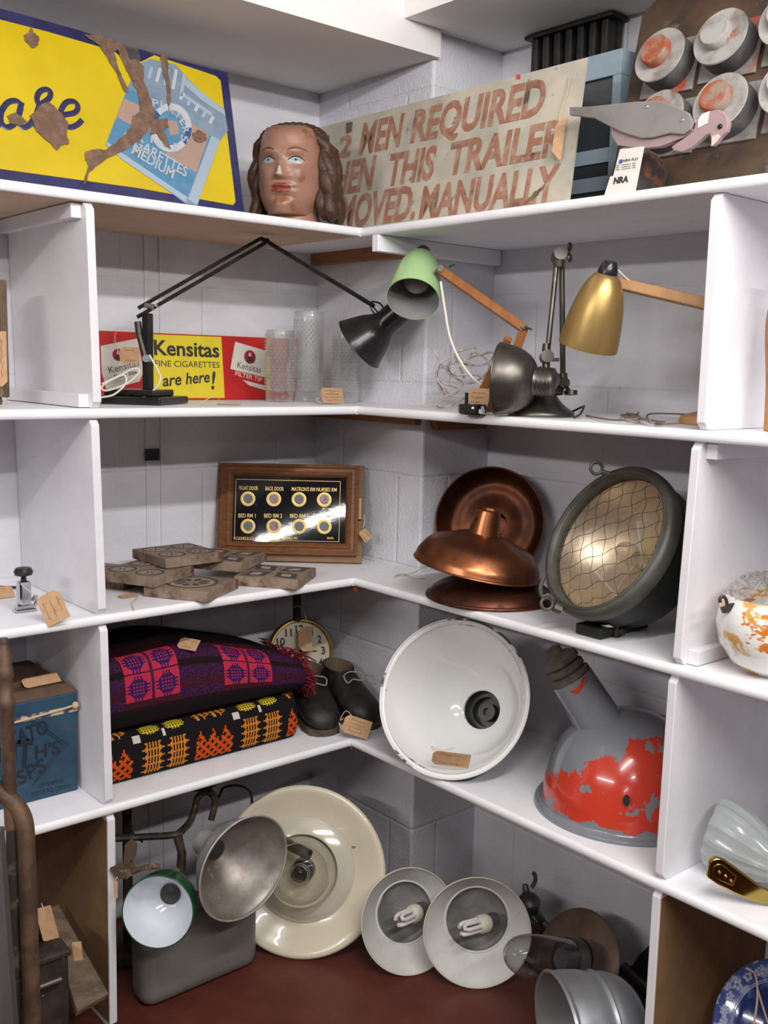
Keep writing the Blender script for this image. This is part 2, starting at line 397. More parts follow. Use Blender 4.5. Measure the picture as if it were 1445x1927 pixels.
# ---- battens under the shelves
BRN = mat('brown stained batten', (.30, .13, .05), .6, col2=(.24, .10, .04), scale=12, stretch=(3, 1, 8))
def batten(a, b, m, label):
    mb = MB(); mb.box2(a, b); o = V(((a[0]+b[0])/2, (a[1]+b[1])/2, min(a[2], b[2])))
    solo(mb, 'shelf_batten', m, label, 'batten', o, bevel=.0015, smooth=0)
batten((.001, YP-.022, ZT-TH/2-.036), (RX-.002, YP-.001, ZT-TH/2-.0005), BOARD, 'white wooden batten under the top shelf above the green lamp')
batten((PX-.021, .02, ZT-TH/2-.030), (PX-.001, YW-.002, ZT-TH/2-.0005), BRN, 'brown wooden batten on the pier under the top shelf')
batten((PX-.021, -.03, Z2-TH/2-.026), (PX-.001, YW-.002, Z2-TH/2-.0005), BRN, 'brown wooden batten on the pier under the vase shelf')
mb = MB(); z1 = Z2-TH/2-.0005
mb.prism([(PX+.008, z1), (RX-.01, z1), (RX-.03, z1-.036), (PX+.03, z1-.036)], -.019, 0, Matrix(((1, 0, 0, 0), (0, 0, 1, YP-.0015), (0, 1, 0, 0), (0, 0, 0, 1))))
solo(mb, 'shelf_batten', BRN, 'brown chamfered batten under the shelf below the metal desk lamp', 'batten', V((.28, YP-.01, z1-.036)), smooth=0)
batten((.01, .004, Z3-TH/2-.014), (PX-.002, .03, Z3-TH/2-.0005), BRN, 'brown batten end under the corner of the tile shelf')
batten((.006, .004, Z4-TH/2-.010), (PX-.002, .03, Z4-TH/2-.0005), BRN, 'brown batten end under the corner of the blanket shelf')
# ================================================================== TOP SHELF
def ragged(pts, amp=2.2, n=5, seed=1):
    r = random.Random(seed); out = []
    for i in range(len(pts)):
        a = V(pts[i]); b = V(pts[(i+1) % len(pts)])
        for k in range(n):
            p = a.lerp(b, k/n)
            if k: p = p+V(((r.random()-.5)*2*amp, (r.random()-.5)*2*amp))
            out.append((p.x, p.y))
    return out
def flat(mb, root, pts, z, mi=0, th=.0003, rag=0, seed=1):
    if rag: pts = ragged(pts, rag, 5, seed)
    return mb.prism([uvp(root, *p) for p in pts], z-th, z, None, mi)
def z1(*p): return [(a/3.0104, b/3.0104) for a, b in p]
RUST = mat('rust brown', (.13, .075, .05), .85, col2=(.20, .12, .08), scale=70, bump=.3, bs=200)
# ---- yellow enamel sign
t = thing('enamel_sign', 'large yellow enamel advertising sign with navy border and a blue cigarette packet', 'sign',
          frame_xy(V((-.279, .045, tT+.0008)), V((1, 0, 0)), V((0, .068, .28))))
NAVY = mat('navy enamel', (.018, .018, .075), .25, col2=(.03, .03, .10), scale=20)
YEL = mat('yellow enamel', (.56, .42, .005), .3, col2=(.50, .365, .004), scale=5, col3=(.35, .22, .02), scale3=45, lo3=.73, hi3=.8)
l0 = uvp(t, 0, 20); r0 = uvp(t, 428, 137)
sl = (r0[1]-l0[1])/(r0[0]-l0[0]); xl = -.98
out = [(xl, l0[1]+sl*(xl-l0[0]))]+[uvp(t, *q) for q in ((60, 32), (150, 57), (206, 76), (226, 88), (238, 100), (245, 113), (255, 112), (259, 117), (267, 113), (263, 99), (262, 92), (300, 104), (428, 137))]
br = uvp(t, 460, 402); out += [(br[0], 0), (xl, 0)]
mb = MB(); mb.prism(out, -.003, 0); mb.build('panel', NAVY, t, smooth=0)
yl = uvp(t, 0, 38)
mb = MB()
a = [(xl, uvp(t, 0, 37)[1]-.013), ] + [uvp(t, *q) for q in ((0, 37), (90, 60), (183, 87), (215, 97), (240, 118), (266, 116), (290, 104), (406, 143), (415, 152), (443, 380), (438, 386), (260, 354), (0, 318))]
a += [(xl, uvp(t, 0, 318)[1]-.004)]
mb.prism(a, 0, .0005); o = mb.build('yellow_field', YEL, t, smooth=0); o['label'] = 'yellow enamel field'
# packet
PB = [mat('packet blue', (.06, .19, .32), .35, col2=(.09, .23, .35), scale=40), mat('packet grey blue', (.19, .26, .33), .35, col2=(.15, .21, .29), scale=30),
      mat('packet pale', (.30, .37, .45), .35), mat('packet sand', (.36, .23, .17), .4, col2=(.29, .22, .20), scale=30), mat('packet white', (.42, .45, .48), .35), mat('packet dark blue', (.03, .07, .20), .35)]
mb = MB()
flat(mb, t, z1((735, 465), (800, 355), (850, 335), (990, 365), (1050, 430), (1150, 530), (1270, 620), (1290, 740), (1245, 800), (1115, 1165), (1050, 1155), (595, 822)), .0010, 1)
flat(mb, t, z1((722, 500), (760, 520), (1195, 775), (1058, 1120), (610, 800)), .0013, 0)
flat(mb, t, z1((700, 560), (790, 600), (860, 700), (830, 760), (660, 665)), .0016, 3)
flat(mb, t, z1((1075, 690), (1185, 760), (1110, 980), (930, 870), (1000, 850)), .0016, 3)
flat(mb, t, z1((610, 800), (680, 670), (840, 770), (1000, 870), (1110, 985), (1058, 1120), (690, 860)), .0015, 0)
flat(mb, t, z1((600, 805), (690, 870), (1058, 1118), (1052, 1150), (690, 905), (600, 822)), .0018, 2)
flat(mb, t, z1((1195, 770), (1245, 795), (1115, 1165), (1062, 1130)), .0018, 2)
for i in range(5):    # stripes on the torn lid
    x = 850+i*46; y = 380+i*4+max(0, i-3)*20
    flat(mb, t, z1((x, y), (x+18, y+6), (x-2, y+70+i*16), (x-20, y+62+i*16)), .0016, 4 if i % 2 else 2)
for i in range(5):
    x = 1030+i*42; y = 520+i*34
    flat(mb, t, z1((x, y), (x+16, y+12), (x-4, y+50), (x-20, y+38)), .0016, 4 if i % 2 == 0 else 2)
flat(mb, t, z1((1050, 440), (1150, 530), (1270, 625), (1275, 660), (1140, 570), (1040, 480)), .0017, 2)
flat(mb, t, z1((1040, 530), (1200, 640), (1195, 660), (1030, 545)), .0015, 2)
# lifebuoy ring
cx, cy = 965, 725; ring = []
for R in (128, 92): ring.append([uvp(t, (cx+R*.92*cos(q*pi/24))/3.0104, (cy+R*1.08*sin(q*pi/24))/3.0104) for q in range(48)])
for q in range(48):
    j = (q+1) % 48; mb.add([(*ring[0][q], .002), (*ring[0][j], .002), (*ring[1][j], .002), (*ring[1][q], .002)], [(0, 1, 2, 3)], None, 4 if (q//6) % 4 else 5)
flat(mb, t, z1((890, 650), (950, 645), (1000, 690), (990, 780), (900, 790), (850, 720)), .0018, 0)
flat(mb, t, z1((945, 680), (1000, 690), (1010, 760), (960, 770)), .0021, 3)
mb.build('packet_picture', PB, t, smooth=0)
mb = MB()
def txt(mb, root, s, a, b, hp, mi=0, z=.0024, bold=.02, shear=0., k=3.0104, off=(0, 0)):
    p0 = uvp(root, off[0]+a[0]/k, off[1]+a[1]/k); p1 = uvp(root, off[0]+b[0]/k, off[1]+b[1]/k)
    sc = 1/pxm(WM[root] @ V((p0[0], p0[1], 0)))
    put_text(mb, s, p0, p1, hp/k*sc, z, mi, None, bold, shear)
letters = "PLAYERS"
arc = [(862, 605), (905, 612), (945, 632), (982, 658), (1010, 690), (1025, 725), (1022, 765)]
for i, ch in enumerate(letters[:7]):
    a = arc[i]; ang = [12, 20, 30, 40, 52, 68, 85][i]
    b = (a[0]+36*cos(radians(ang)), a[1]+36*sin(radians(ang))); txt(mb, t, ch, a, b, 44)
txt(mb, t, 'No 5', (850, 810), (1010, 865), 46)
txt(mb, t, 'CIGARETTES', (690, 790), (1050, 1005), 62)
txt(mb, t, 'MEDIUM', (740, 870), (975, 1015), 62)
mb.build('packet_lettering', mat('letter grey', (.36, .40, .44), .4), t, smooth=0)
# script lettering "ase"
mb = MB()
def stroke(pts, w, z=.0012):
    P2 = [uvp(t, a/3.0104, b/3.0104) for a, b in pts]; mb.tube([(p[0], p[1], z) for p in P2], w, 8, sm=6, flat=.12)
s_ = .0052
stroke([(115, 590), (85, 572), (40, 585), (5, 640), (8, 700), (45, 722), (90, 690), (118, 610)], s_)
stroke([(122, 580), (108, 640), (106, 690), (130, 722), (165, 708), (200, 660), (225, 600), (275, 560), (285, 525), (262, 508), (225, 520), (208, 560), (225, 610)], s_)
stroke([(225, 610), (270, 650), (255, 710), (210, 722), (180, 700)], s_)
stroke([(290, 720), (340, 660), (420, 640), (440, 605), (415, 576), (370, 585), (342, 640), (350, 700), (395, 722), (440, 705), (464, 680)], s_)
stroke([(-160, 700), (-120, 600), (-70, 620), (-40, 720), (0, 700)], s_)
mb.build('lettering', NAVY, t)
mb = MB(); rr = 3.2
for i, pts in enumerate([[(170, 150), (185, 185), (218, 215), (210, 262), (180, 275), (140, 235), (135, 200), (165, 185)], [(35, 660), (80, 640), (150, 690), (120, 715), (60, 705)],
      [(235, 590), (275, 580), (340, 640), (385, 700), (375, 770), (390, 815), (345, 825), (320, 855), (300, 835), (250, 790), (200, 740), (165, 660), (190, 640)],
      [(470, 200), (560, 205), (650, 235), (700, 265), (730, 340), (770, 340), (810, 380), (808, 460), (840, 540), (880, 650), (840, 730), (790, 800), (690, 860), (600, 900), (500, 980), (490, 1030), (465, 1050), (500, 940), (480, 905), (478, 865), (520, 850), (600, 850), (700, 770), (740, 720), (745, 660), (790, 640), (775, 520), (740, 450), (700, 370), (660, 280), (645, 300), (670, 400), (720, 500), (725, 530), (700, 520), (655, 410), (590, 310), (560, 260)],
      [(850, 690), (940, 670), (955, 720), (920, 740), (965, 850), (930, 830), (880, 760), (850, 770)], [(1085, 755), (1120, 738), (1165, 765), (1165, 800), (1125, 812), (1090, 790)],
      [(905, 310), (945, 315), (950, 400), (965, 560), (950, 640), (940, 500), (915, 380)]]):
    flat(mb, t, [(a/3.0104, b/3.0104) for a, b in pts], .0030, 0, .0004, rag=1.3, seed=i)
mb.build('rust_patch', RUST, t, smooth=0)
# ---- trailer sign
t = thing('painted_sign', 'long weathered cream sign reading men required when this trailer moved manually', 'sign',
          frame_xy(V((.058, .2, tT+.0008)), V((0, -1, 0)), V((.045, 0, .27))))
CREAM = mat('weathered cream paint', (.50, .46, .37), .5, col2=(.31, .30, .25), scale=7, lo=.42, hi=.68, col3=(.13, .085, .05), scale3=30, lo3=.62, hi3=.72, bump=.15)
pl = [uvp(t, *q) for q in ((597, 246), (603, 240), (620, 235), (1105, 108))]; r = uvp(t, 1070, 385)
pl += [(r[0], 0), (uvp(t, 640, 440)[0]-.02, 0)]
mb = MB(); mb.prism(pl, -.003, 0); mb.build('panel', CREAM, t, smooth=0)
FADE = mat('faded red brown lettering', (.31, .135, .085), .6, col2=(.40, .26, .19), scale=35, lo=.45, hi=.65, col3=(.09, .055, .035), scale3=14, lo3=.57, hi3=.68)
mb = MB()
K = dict(k=1, z=.0008, bold=.034, shear=.04)
for s, a, b, h in (('2', (634, 297), (659, 292), 38), ('MEN', (675, 290), (753, 273), 56), ('REQUIRED', (772, 268), (1022, 213), 58), ('WHEN', (588, 374), (700, 354), 56),
                   ('THIS', (727, 349), (814, 335), 57), ('TRAILER', (841, 329), (1058, 288), 58), ('MOVED.', (636, 430), (780, 410), 57), ('MANUALLY', (788, 410), (1046, 375), 57)):
    txt(mb, t, s, a, b, h, **K)
mb.build('lettering', FADE, t, smooth=0)
mb = MB(); flat(mb, t, [(603, 258), (620, 255), (616, 283), (602, 287)], .0012, 0); flat(mb, t, [(652, 232), (664, 229), (662, 248), (652, 252)], .0012, 0)
flat(mb, t, [(985, 385), (1003, 365), (1022, 350), (1030, 340), (1024, 355), (1005, 375)], .0012, rag=1.5)
mb.build('rust_patch', RUST, t, smooth=0)
mb = MB(); flat(mb, t, [(972, 142), (979, 140), (980, 147), (976, 150), (972, 148)], .0015); mb.build('red_mark', mat('red paint dot', (.6, .03, .04), .5), t, smooth=0)
M = WM[t]; w = lambda px, py, dz: M @ V((*uvp(t, px, py), dz))
o_ = w(1052, 235, .016); a_ = w(1063, 232, .004); dn = w(1046, 306, .016)
price_tag(dn, (w(1056, 304, .010)-dn).normalized(), o_-dn, .020, .082, 'brown card tag hanging on the right end of the trailer sign', [w(1068, 183, .002), w(1073, 145, .003), w(1072, 170, .006), w(1058, 215, .006), w(1057, 236, .009)], lines=0)
# ---- mannequin head
HC = V((-.120, .10, 1.7775))
fdir = (CAM-HC); fdir.z = 0; fdir.normalize(); fdir = Matrix.Rotation(radians(-17), 3, 'Z') @ fdir
zl = V((-.02, -.05, 1)).normalized()
hx = fdir.cross(zl).normalized()*-1
M = Matrix((hx, fdir, zl)).transposed().to_4x4(); hx = M.col[0].to_3d()
if hx.dot(CR) < 0: M = Matrix((-hx, fdir, zl)).transposed().to_4x4()
M.translation = V((HC.x, HC.y, tT+.007))
t = thing('mannequin_head', "worn painted plaster woman's head with wavy brown hair and red lips", 'mannequin head', M)
H0 = HC.z-tT
g = lambda v, s: math.exp(-(v/s)**2)
def wid(z):   # half width of the face at height z (from face centre)
    top = .073
    if z < 0: return top*(1-.50*min(1, (-z/.112))**2.3)
    return top*(1-.16*(z/.10)**2)
def face_y(x, z):
    a = wid(z); q = max(0, 1-(x/a)**2-(max(0, abs(z)-.045)/.085)**2*.6)
    y = .078*sqrt(q)
    e = abs(x)-.031
    y += -.008*g(e, .017)*g(z-.020, .011) + .0055*g(e, .015)*g(z-.018, .0065)
    y += .006*g(z-.036, .010)*g(abs(x)-.026, .024)
    if z < .035: y += .021*g(x, .0085)*max(0, min(1, (.036-z)/.052))*(1 if z > -.016 else max(0, 1-(-.016-z)/.007))
    y += .007*g(abs(x)-.0105, .006)*g(z+.014, .006)
    y += .0065*g(x, .021)*g(z+.034, .005) + .0070*g(x, .017)*g(z+.0445, .006) - .004*g(x, .022)*g(z+.0390, .0022)
    y += .010*g(x, .020)*g(z+.076, .016) - .004*g(x, .02)*g(z+.058, .006) + .004*g(abs(x)-.042, .018)*g(z+.008, .02)
    return y
mb = MB(); n, m_ = 72, 90; rows = []
zt_, zb_ = .100, -H0+.012
vs = []; fs = []
for i in range(m_+1):
    z = zb_+(zt_-zb_)*i/m_
    for k in range(n):
        th = 2*pi*k/n; s_, c_ = sin(th), cos(th)
        a = wid(z)*(1 if z < .075 else sqrt(max(.05, 1-((z-.075)/.0262)**2)))
        if c_ >= -.001:
            x = a*s_*.999; y = face_y(x, z) if c_ > .001 else 0
            y *= 1 if z < .07 else sqrt(max(.05, 1-((z-.07)/.0312)**2))
        else: x = a*s_; y = .085*c_*(.75+.25*(z-zb_)/(zt_-zb_))
        vs.append((x, y, z+H0))
    if i:
        for k in range(n): j = (k+1) % n; fs.append(((i-1)*n+k, (i-1)*n+j, i*n+j, i*n+k))
fs.append(tuple(range(n-1, -1, -1))); fs.append(tuple(range(m_*n, m_*n+n)))
mb.add(vs, fs)
neck = MB(); mb.tube([(0, -.015, 0.0005), (0, -.012, H0-.05)], [.062, .05], 24)
SKIN = mat('painted plaster skin', (.33, .175, .12), .36, col2=(.25, .125, .082), scale=16, lo=.4, hi=.7, col3=(.22, .085, .03), scale3=17, lo3=.60, hi3=.66, bump=.12, bs=120)
mb.build('face', SKIN, t, smooth=70)
def patch(mb, f, x0, x1, z0, z1, dn=.0006, k=26, mi=0):
    for i in range(k):
        for j in range(k):
            q = [(x0+(x1-x0)*(i+a)/k, z0+(z1-z0)*(j+b)/k) for a, b in ((0, 0), (1, 0), (1, 1), (0, 1))]
            cx_, cz_ = sum(p[0] for p in q)/4, sum(p[1] for p in q)/4
            if f(cx_, cz_): mb.add([(x, face_y(x, z)+dn, z+H0) for x, z in q], [(0, 1, 2, 3)], None, mi)
mb = MB(); patch(mb, lambda x, z: abs(x) < .0215 and (-.0500+.32*abs(x)*.55 < z < -.0275-.012*(abs(x)/.025)**2-.003*g(x, .004)), -.026, .026, -.053, -.024, .0007, 44)
mb.build('lips', mat('faded red lips', (.20, .03, .025), .4, col2=(.26, .07, .05), scale=60), t)
for sx in (-1, 1):
    mb = MB(); ex = .031*sx
    patch(mb, lambda x, z: ((x-ex)/.0155)**2+((z-.0185)/.0072)**2 < 1, ex-.017, ex+.017, .008, .030, .0008, 30, 0)
    patch(mb, lambda x, z: ((x-ex+.0015)/.0068)**2+((z-.0200)/.0066)**2 < 1, ex-.01, ex+.01, .010, .030, .0012, 26, 1)
    patch(mb, lambda x, z: ((x-ex+.001)/.0025)**2+((z-.0195)/.0025)**2 < 1, ex-.01, ex+.01, .010, .030, .0016, 40, 2)
    mb.tube([(ex+.0158*q, face_y(ex+.0158*q, .0190+.0072*(1-q*q))+.0012, .0190+.0072*(1-q*q)+H0) for q in [-1+.2*i for i in range(11)]], .0011, 6, 2)
    mb.build('eye', [mat('eye white', (.34, .31, .28), .3), mat('blue iris', (.24, .36, .40), .3), mat('pupil', (.02, .02, .02), .3)], t)
    mb = MB(); pts = [(ex+sx*q, face_y(ex+sx*q, .038+.006*cos((q-.002)/.012))+.0004, .038+.006*cos((q-.002)/.012)+H0) for q in [-.016+.004*i for i in range(10)]]
    mb.tube(pts, [.0012, .0017, .002, .002, .0018, .0016, .0014, .0012, .001, .0007], 6); mb.build('eyebrow', mat('brow paint', (.15, .075, .05), .6), t)
mb = MB(); patch(mb, lambda x, z: abs(x) < .0068-(z+.012)*.30 and -.0145 < z < .003, -.008, .008, -.014, .013, .0008, 20)
mb.build('chipped_nose', mat('chipped plaster', (.50, .43, .34), .8), t)
mb = MB(); rr = random.Random(5)
for sx in (-1, 1):
    for k in range(15 if sx > 0 else 10):     # wavy locks falling from the parting
        d = (k % 5)/5; yb = .012-.085*d; big = (.0125 if sx > 0 else .0095)*(.85+.3*rr.random())
        out_ = (.002+.009*(k//5)) if sx > 0 else .001+.006*(k//5)
        ph = rr.random()*6; pts = []; rad = []
        for i in range(16):
            f = i/15; z = .088-.175*f-.012*(k//5)*f
            if z < .055: x = max(.062, wid(max(z, -.03)))+.002+out_*min(1, f*1.6)+.005*sin(f*13+ph)
            else: x = wid(z)*(.55+.45*min(1, (.088-z)/.033))+.004
            pts.append((sx*x, yb+.007*cos(f*13+ph), z+H0+(.006 if z > .05 else 0))); rad.append(big*(.55+.6*min(1, f*2.2))*(1 if f < .85 else 1-(f-.85)*2.2))
        zm = min(p[2]-r for p, r in zip(pts, rad))
        if zm < .0015: pts = [(p[0], p[1], max(p[2], r+.0015)) for p, r in zip(pts, rad)]
        mb.tube(pts, rad, 9, sm=0)
for i in range(15):
    a = pi*(i/14); x = -.066*cos(a); z = .074+.028*sin(a)
    mb.sphere((x, -.016, z+H0), .013, None, 0, 12, (1, 2.4, .8))
mb.sphere((0, -.045, .02+H0), .075, None, 0, 24, (1.0, .65, 1.15))
mb.build('hair', mat('worn brown hair', (.050, .022, .012), .38, col2=(.085, .040, .022), scale=50, bump=.8, bs=110, col3=(.40, .30, .18), scale3=60, lo3=.70, hi3=.76), t, smooth=80)
# ---- black ribbed grille
ya, yb_ = at(1003, 90, x=.35).y, at(1150, 80, x=.35).y
t = thing('ribbed_panel', 'black ribbed metal radiator panel standing behind the cream trailer sign', 'radiator', V((.36, (ya+yb_)/2, tT+.0005)))
BLK = mat('black iron', (.012, .012, .013), .5, col2=(.03, .026, .022), scale=30, bump=.2)
top = min(zr-.004, 2.115)-tT; hw = (ya-yb_)/2
mb = MB(); mb.box2((.012, -hw, 0), (.026, hw, top)); mb.build('back_plate', BLK, t, smooth=0)
for i in range(7):
    y = hw-.012-i*(2*hw-.024)/6
    mb = MB(); mb.box2((-.02, y-.009, 0), (.012, y+.009, top-.008)); mb.build('rib', BLK, t, smooth=0, bevel=.004)
mb = MB(); mb.box2((-.026, -hw-.012, top-.008), (.026, hw+.012, top)); mb.build('top_rail', BLK, t, smooth=0)
# ---- blue grey cabinet
yR = -.497; z9 = at(1160, 93, x=.25).z
t = thing('metal_cabinet', 'blue grey metal cabinet with dark glass front between trailer sign and knob board', 'cabinet', V((.28, -.36, tT+.0005)))
BG = mat('blue grey paint', (.28, .36, .42), .45, col2=(.24, .32, .38), scale=10)
hz = z9-tT; x0, x1 = -.03, .035; L_, R_ = .16, yR+.36
mb = MB(); mb.box2((x0, R_, hz-.048), (x1, L_, hz)); mb.box2((x0, R_, 0), (x1, R_+.02, hz-.048)); mb.box2((x0, L_-.02, 0), (x1, L_, hz-.048)); mb.box2((x1-.004, R_+.02, 0), (x1, L_-.02, hz-.048)); mb.box2((x0, R_+.02, 0), (x1-.004, L_-.02, .02))
mb.build('frame', BG, t, smooth=0, bevel=.0015)
mb = MB(); mb.box2((x0+.008, R_+.0205, .0205), (x0+.012, L_-.0205, hz-.0485)); mb.build('glass_front', mat('dark glass', (.035, .04, .047), .12, col2=(.05, .055, .06), scale=4), t, smooth=0)
for zz in (.06, .115): 
    mb = MB(); mb.box2((x0+.003, R_+.021, zz), (x0+.0075, L_-.021, zz+.028)); mb.build('bar', BG, t, smooth=0)
# ---- knob board
t = thing('knob_board', 'big rusty board with rows of round white and red knobs', 'board', frame_xy(V((.155, -.551, tT+.0070)), V((0, -1, 0)), V((.10, 0, .345))))
BRD = mat('grimy dark board', (.05, .033, .024), .7, col2=(.13, .075, .04), scale=9, lo=.4, hi=.7, col3=(.26, .23, .2), scale3=16, lo3=.60, hi3=.74, bump=.2)
tl = uvp(t, 1208, 26); t2_ = uvp(t, 1238, 2); hh = t2_[1]+.03
mb = MB(); mb.prism([(0, 0), (.66, 0), (.66, hh+.0), (t2_[0]+.02, hh), tl], -.02, 0); mb.build('board', BRD, t, smooth=0, bevel=.003)
WRN = mat('worn white paint', (.39, .38, .355), .6, col2=(.17, .155, .14), scale=16, lo=.45, hi=.68, col3=(.30, .075, .035), scale3=18, lo3=.60, hi3=.68, bump=.15)
WRD = mat('worn red paint', (.34, .075, .03), .6, col2=(.30, .22, .17), scale=28, lo=.45, hi=.6, bump=.15)
KSH = mat('dark drum side', (.09, .085, .085), .6, col2=(.17, .16, .15), scale=20)
p1 = V(uvp(t, 1266, 127)); p2 = V(uvp(t, 1380, 94)); p4 = V(uvp(t, 1347, 222)); du = p2-p1; dv = p4-p1-du*.82
PLT = mat('pale knob plate', (.28, .27, .25), .6, col2=(.14, .12, .11), scale=16, col3=(.42, .07, .04), scale3=14, lo3=.56, hi3=.64)
k = 0
for row in range(2):
    for c in range(4):
        p = p1+du*c+(p4-p1-du*.85 if row else V((0, 0)))+(du*.12 if row else V((0, 0)))
        hs = du.length*.46
        mb = MB(); mb.box2((p.x-hs, p.y-hs*.98, .0005), (p.x+hs, p.y+hs*.9, .006)); mb.build('plate', PLT, t, smooth=0, bevel=.001)
        R = du.length*.41
        T = Matrix.Translation(V((p.x, p.y, .006)))
        mb = MB(); mb.lathe([(0, 0), (R*.98, 0), (R, .002), (R, .036), (0, .036)], T, 40); kb = mb.build('knob', KSH, t)
        mb = MB(); mb.lathe([(0, .0362), (R*.98, .0362), (R*1.02, .039), (R*1.0, .042), (R*.8, .0405), (R*.62, .038), (0, .038)], T, 40); mb.build('disc', WRN, kb)
        mb = MB(); mb.lathe([(0, .0384), (R*.56, .0384), (R*.56, .052), (R*.50, .056), (0, .056)], T @ Matrix.Translation(V((-R*.12, R*.12, 0))), 32); mb.build('cap', WRD if k in (0, 4, 5) else WRN, kb); k += 1
# ---- wooden pigeon
def pz(*p): return [(1100+a/4.19, 150+b/4.19) for a, b in p]
t = thing('pigeon_decoy', 'flat painted wooden pigeon decoy with grey wing and white collar', 'decoy', frame_xy(at(1215, 286, x=.05), V((0, -1, 0)), V((0, 0, 1))))
def pp_(mb, pts, a, b, mi=0): mb.prism([uvp(t, *q) for q in pts], a, b, None, mi)
PINK = mat('dusty pink grey paint', (.33, .24, .235), .55, col2=(.29, .22, .22), scale=8)
mb = MB(); pp_(mb, [(1082, 202)]+pz((0, 222), (90, 230), (190, 240), (215, 380), (225, 440), (270, 520), (450, 545), (600, 530), (780, 462), (870, 400), (700, 300), (400, 230), (200, 215))+[(1086, 219)][:0], -.010, .004)
mb.build('body', PINK, t, smooth=0, bevel=.002)
mb = MB(); w_ = [(1078, 203), (1078, 219)]+pz((0, 300), (100, 312), (190, 360), (320, 425), (470, 470), (560, 465), (700, 430), (800, 440), (862, 400), (882, 340), (850, 272), (720, 206), (600, 172), (420, 180), (180, 206), (60, 218))
pp_(mb, w_, .0045, .010); mb.build('wing', mat('grey wing paint', (.235, .215, .21), .55, col2=(.15, .135, .13), scale=7, lo=.45, hi=.7), t, smooth=0, bevel=.002)
mb = MB(); pp_(mb, pz((690, 530), (705, 560), (770, 572), (850, 540), (905, 490), (960, 440), (995, 428), (1008, 530), (1040, 505), (1082, 450), (1125, 410), (1143, 350), (1130, 290), (1100, 255), (1060, 238), (990, 250), (900, 290), (885, 340), (862, 405), (780, 470)), -.008, .0035)
o = mb.build('head', mat('pink head paint', (.36, .25, .25), .55, col2=(.31, .22, .23), scale=8), t, smooth=0, bevel=.002)
mb = MB(); pp_(mb, pz((905, 385), (980, 345), (996, 252), (940, 270), (905, 320)), .0037, .0045); mb.build('collar', mat('white collar paint', (.68, .66, .63), .5), o, smooth=0)
e = uvp(t, *pz((1077, 372))[0]); mb = MB(); mb.sphere((e[0], e[1], .003), .0045, None, 0, 16); mb.build('eye', mat('black bead', (.01, .01, .012), .12), o)
mb = MB(); pp_(mb, pz((1008, 530), (1040, 505), (1085, 450), (1060, 430), (1015, 450)), .0037, .0042); mb.build('beak', mat('pale beak', (.62, .50, .45), .5), o, smooth=0)
mb = MB()
for q in ((515, 222), (795, 325)):
    e = uvp(t, *pz(q)[0]); mb.lathe([(0, 0), (.0035, 0), (.0025, .0014), (0, .001)], Matrix.Translation(V((e[0], e[1], .010))), 16)
mb.build('screw', mat('dull steel', (.4, .4, .42), .35, .9), t)
b0 = uvp(t, 1187, 280); bz_ = tT-WM[t].translation.z
mb = MB(); mb.prism([(b0[0]-.02, b0[1]+.004), (b0[0]+.026, b0[1]+.004), (b0[0]+.010, b0[1]-.016), (b0[0]+.006, bz_+.0006), (b0[0]-.006, bz_+.0006), (b0[0]-.01, b0[1]-.016)], -.007, .001); mb.build('peg', PINK, t, smooth=0)
# ---- card packet and reel
t = thing('card_packet', 'white printed card packet standing under the pigeon decoy', 'packet', frame_xy(V((.028, at(1175, 355, x=.028).y, tT+.0006)), V((0, -1, 0)), V((.014, 0, .08))))
a = uvp(t, 1147, 330); 
mb = MB(); mb.prism([(uvp(t, 1143, 340)[0], 0), (uvp(t, 1190, 340)[0], 0), uvp(t, 1192, 326), uvp(t, 1150, 333)], 0, .003); mb.build('lower_card', mat('white card', (.66, .62, .57), .6), t, smooth=0)
mb = MB(); mb.prism([(uvp(t, 1150, 330)[0], .0015), (uvp(t, 1198, 330)[0], .0015), uvp(t, 1210, 275), uvp(t, 1166, 281)], -.004, -.0004); mb.build('upper_card', mat('white card', (.66, .62, .57), .6), t, smooth=0)
mb = MB(); txt(mb, t, 'NRA', (1156, 347), (1184, 343), 11, k=1, z=.0034, bold=.06); txt(mb, t, 'NRA FLO', (1172, 305), (1200, 301), 5, k=1, z=.0002, bold=.02)
for i in range(3): txt(mb, t, 'illi nalini ill', (1158, 313+i*4), (1195, 308+i*4), 2.4, k=1, z=.0002, bold=.01)
mb.build('printing', mat('black print', (.03, .03, .035), .6), t, smooth=0)
mb = MB(); e = uvp(t, 1168, 304); mb.lathe([(0, 0), (.004, 0), (.004, .0004), (0, .0004)], Matrix.Translation(V((e[0], e[1], 0))), 20); mb.build('badge', mat('blue print', (.05, .10, .3), .6), t)
c = near(1216, 318, V((.045, -.62, 1.7))); c.z = tT+.0445
t = thing('ammunition_reel', 'small round drum with grey ribbed edge and red rim beneath the pigeon', 'drum', frame(V((c.x, c.y, tT+.0006)), V((-.35, -1, 0)).normalized()))
T = WM[t].inverted() @ frame(c, V((-.16, -1, .0)))
mb = MB(); mb.lathe([(0, -.016), (.036, -.016), (.039, -.014), (.039, .010), (.036, .012), (0, .012)], T, 48); mb.build('drum', mat('dark worn tin', (.07, .06, .06), .4, .4, col2=(.25, .10, .06), scale=40, lo=.55, hi=.65), t)
mb = MB(); mb.lathe([(.0392, -.022), (.043, -.020), (.043, -.0155), (.0392, -.0145)], T, 48); mb.build('red_rim', mat('red plastic', (.45, .03, .025), .4), t)
mb = MB()
for i in range(60):
    q = 2*pi*i/60; mb.box((.0400, 0, -.002), (.0016, .002, .022), T @ Matrix.Rotation(q, 4, 'Z'))
mb.build('ribbed_edge', mat('grey green ribbed metal', (.17, .22, .24), .5), t, smooth=0)
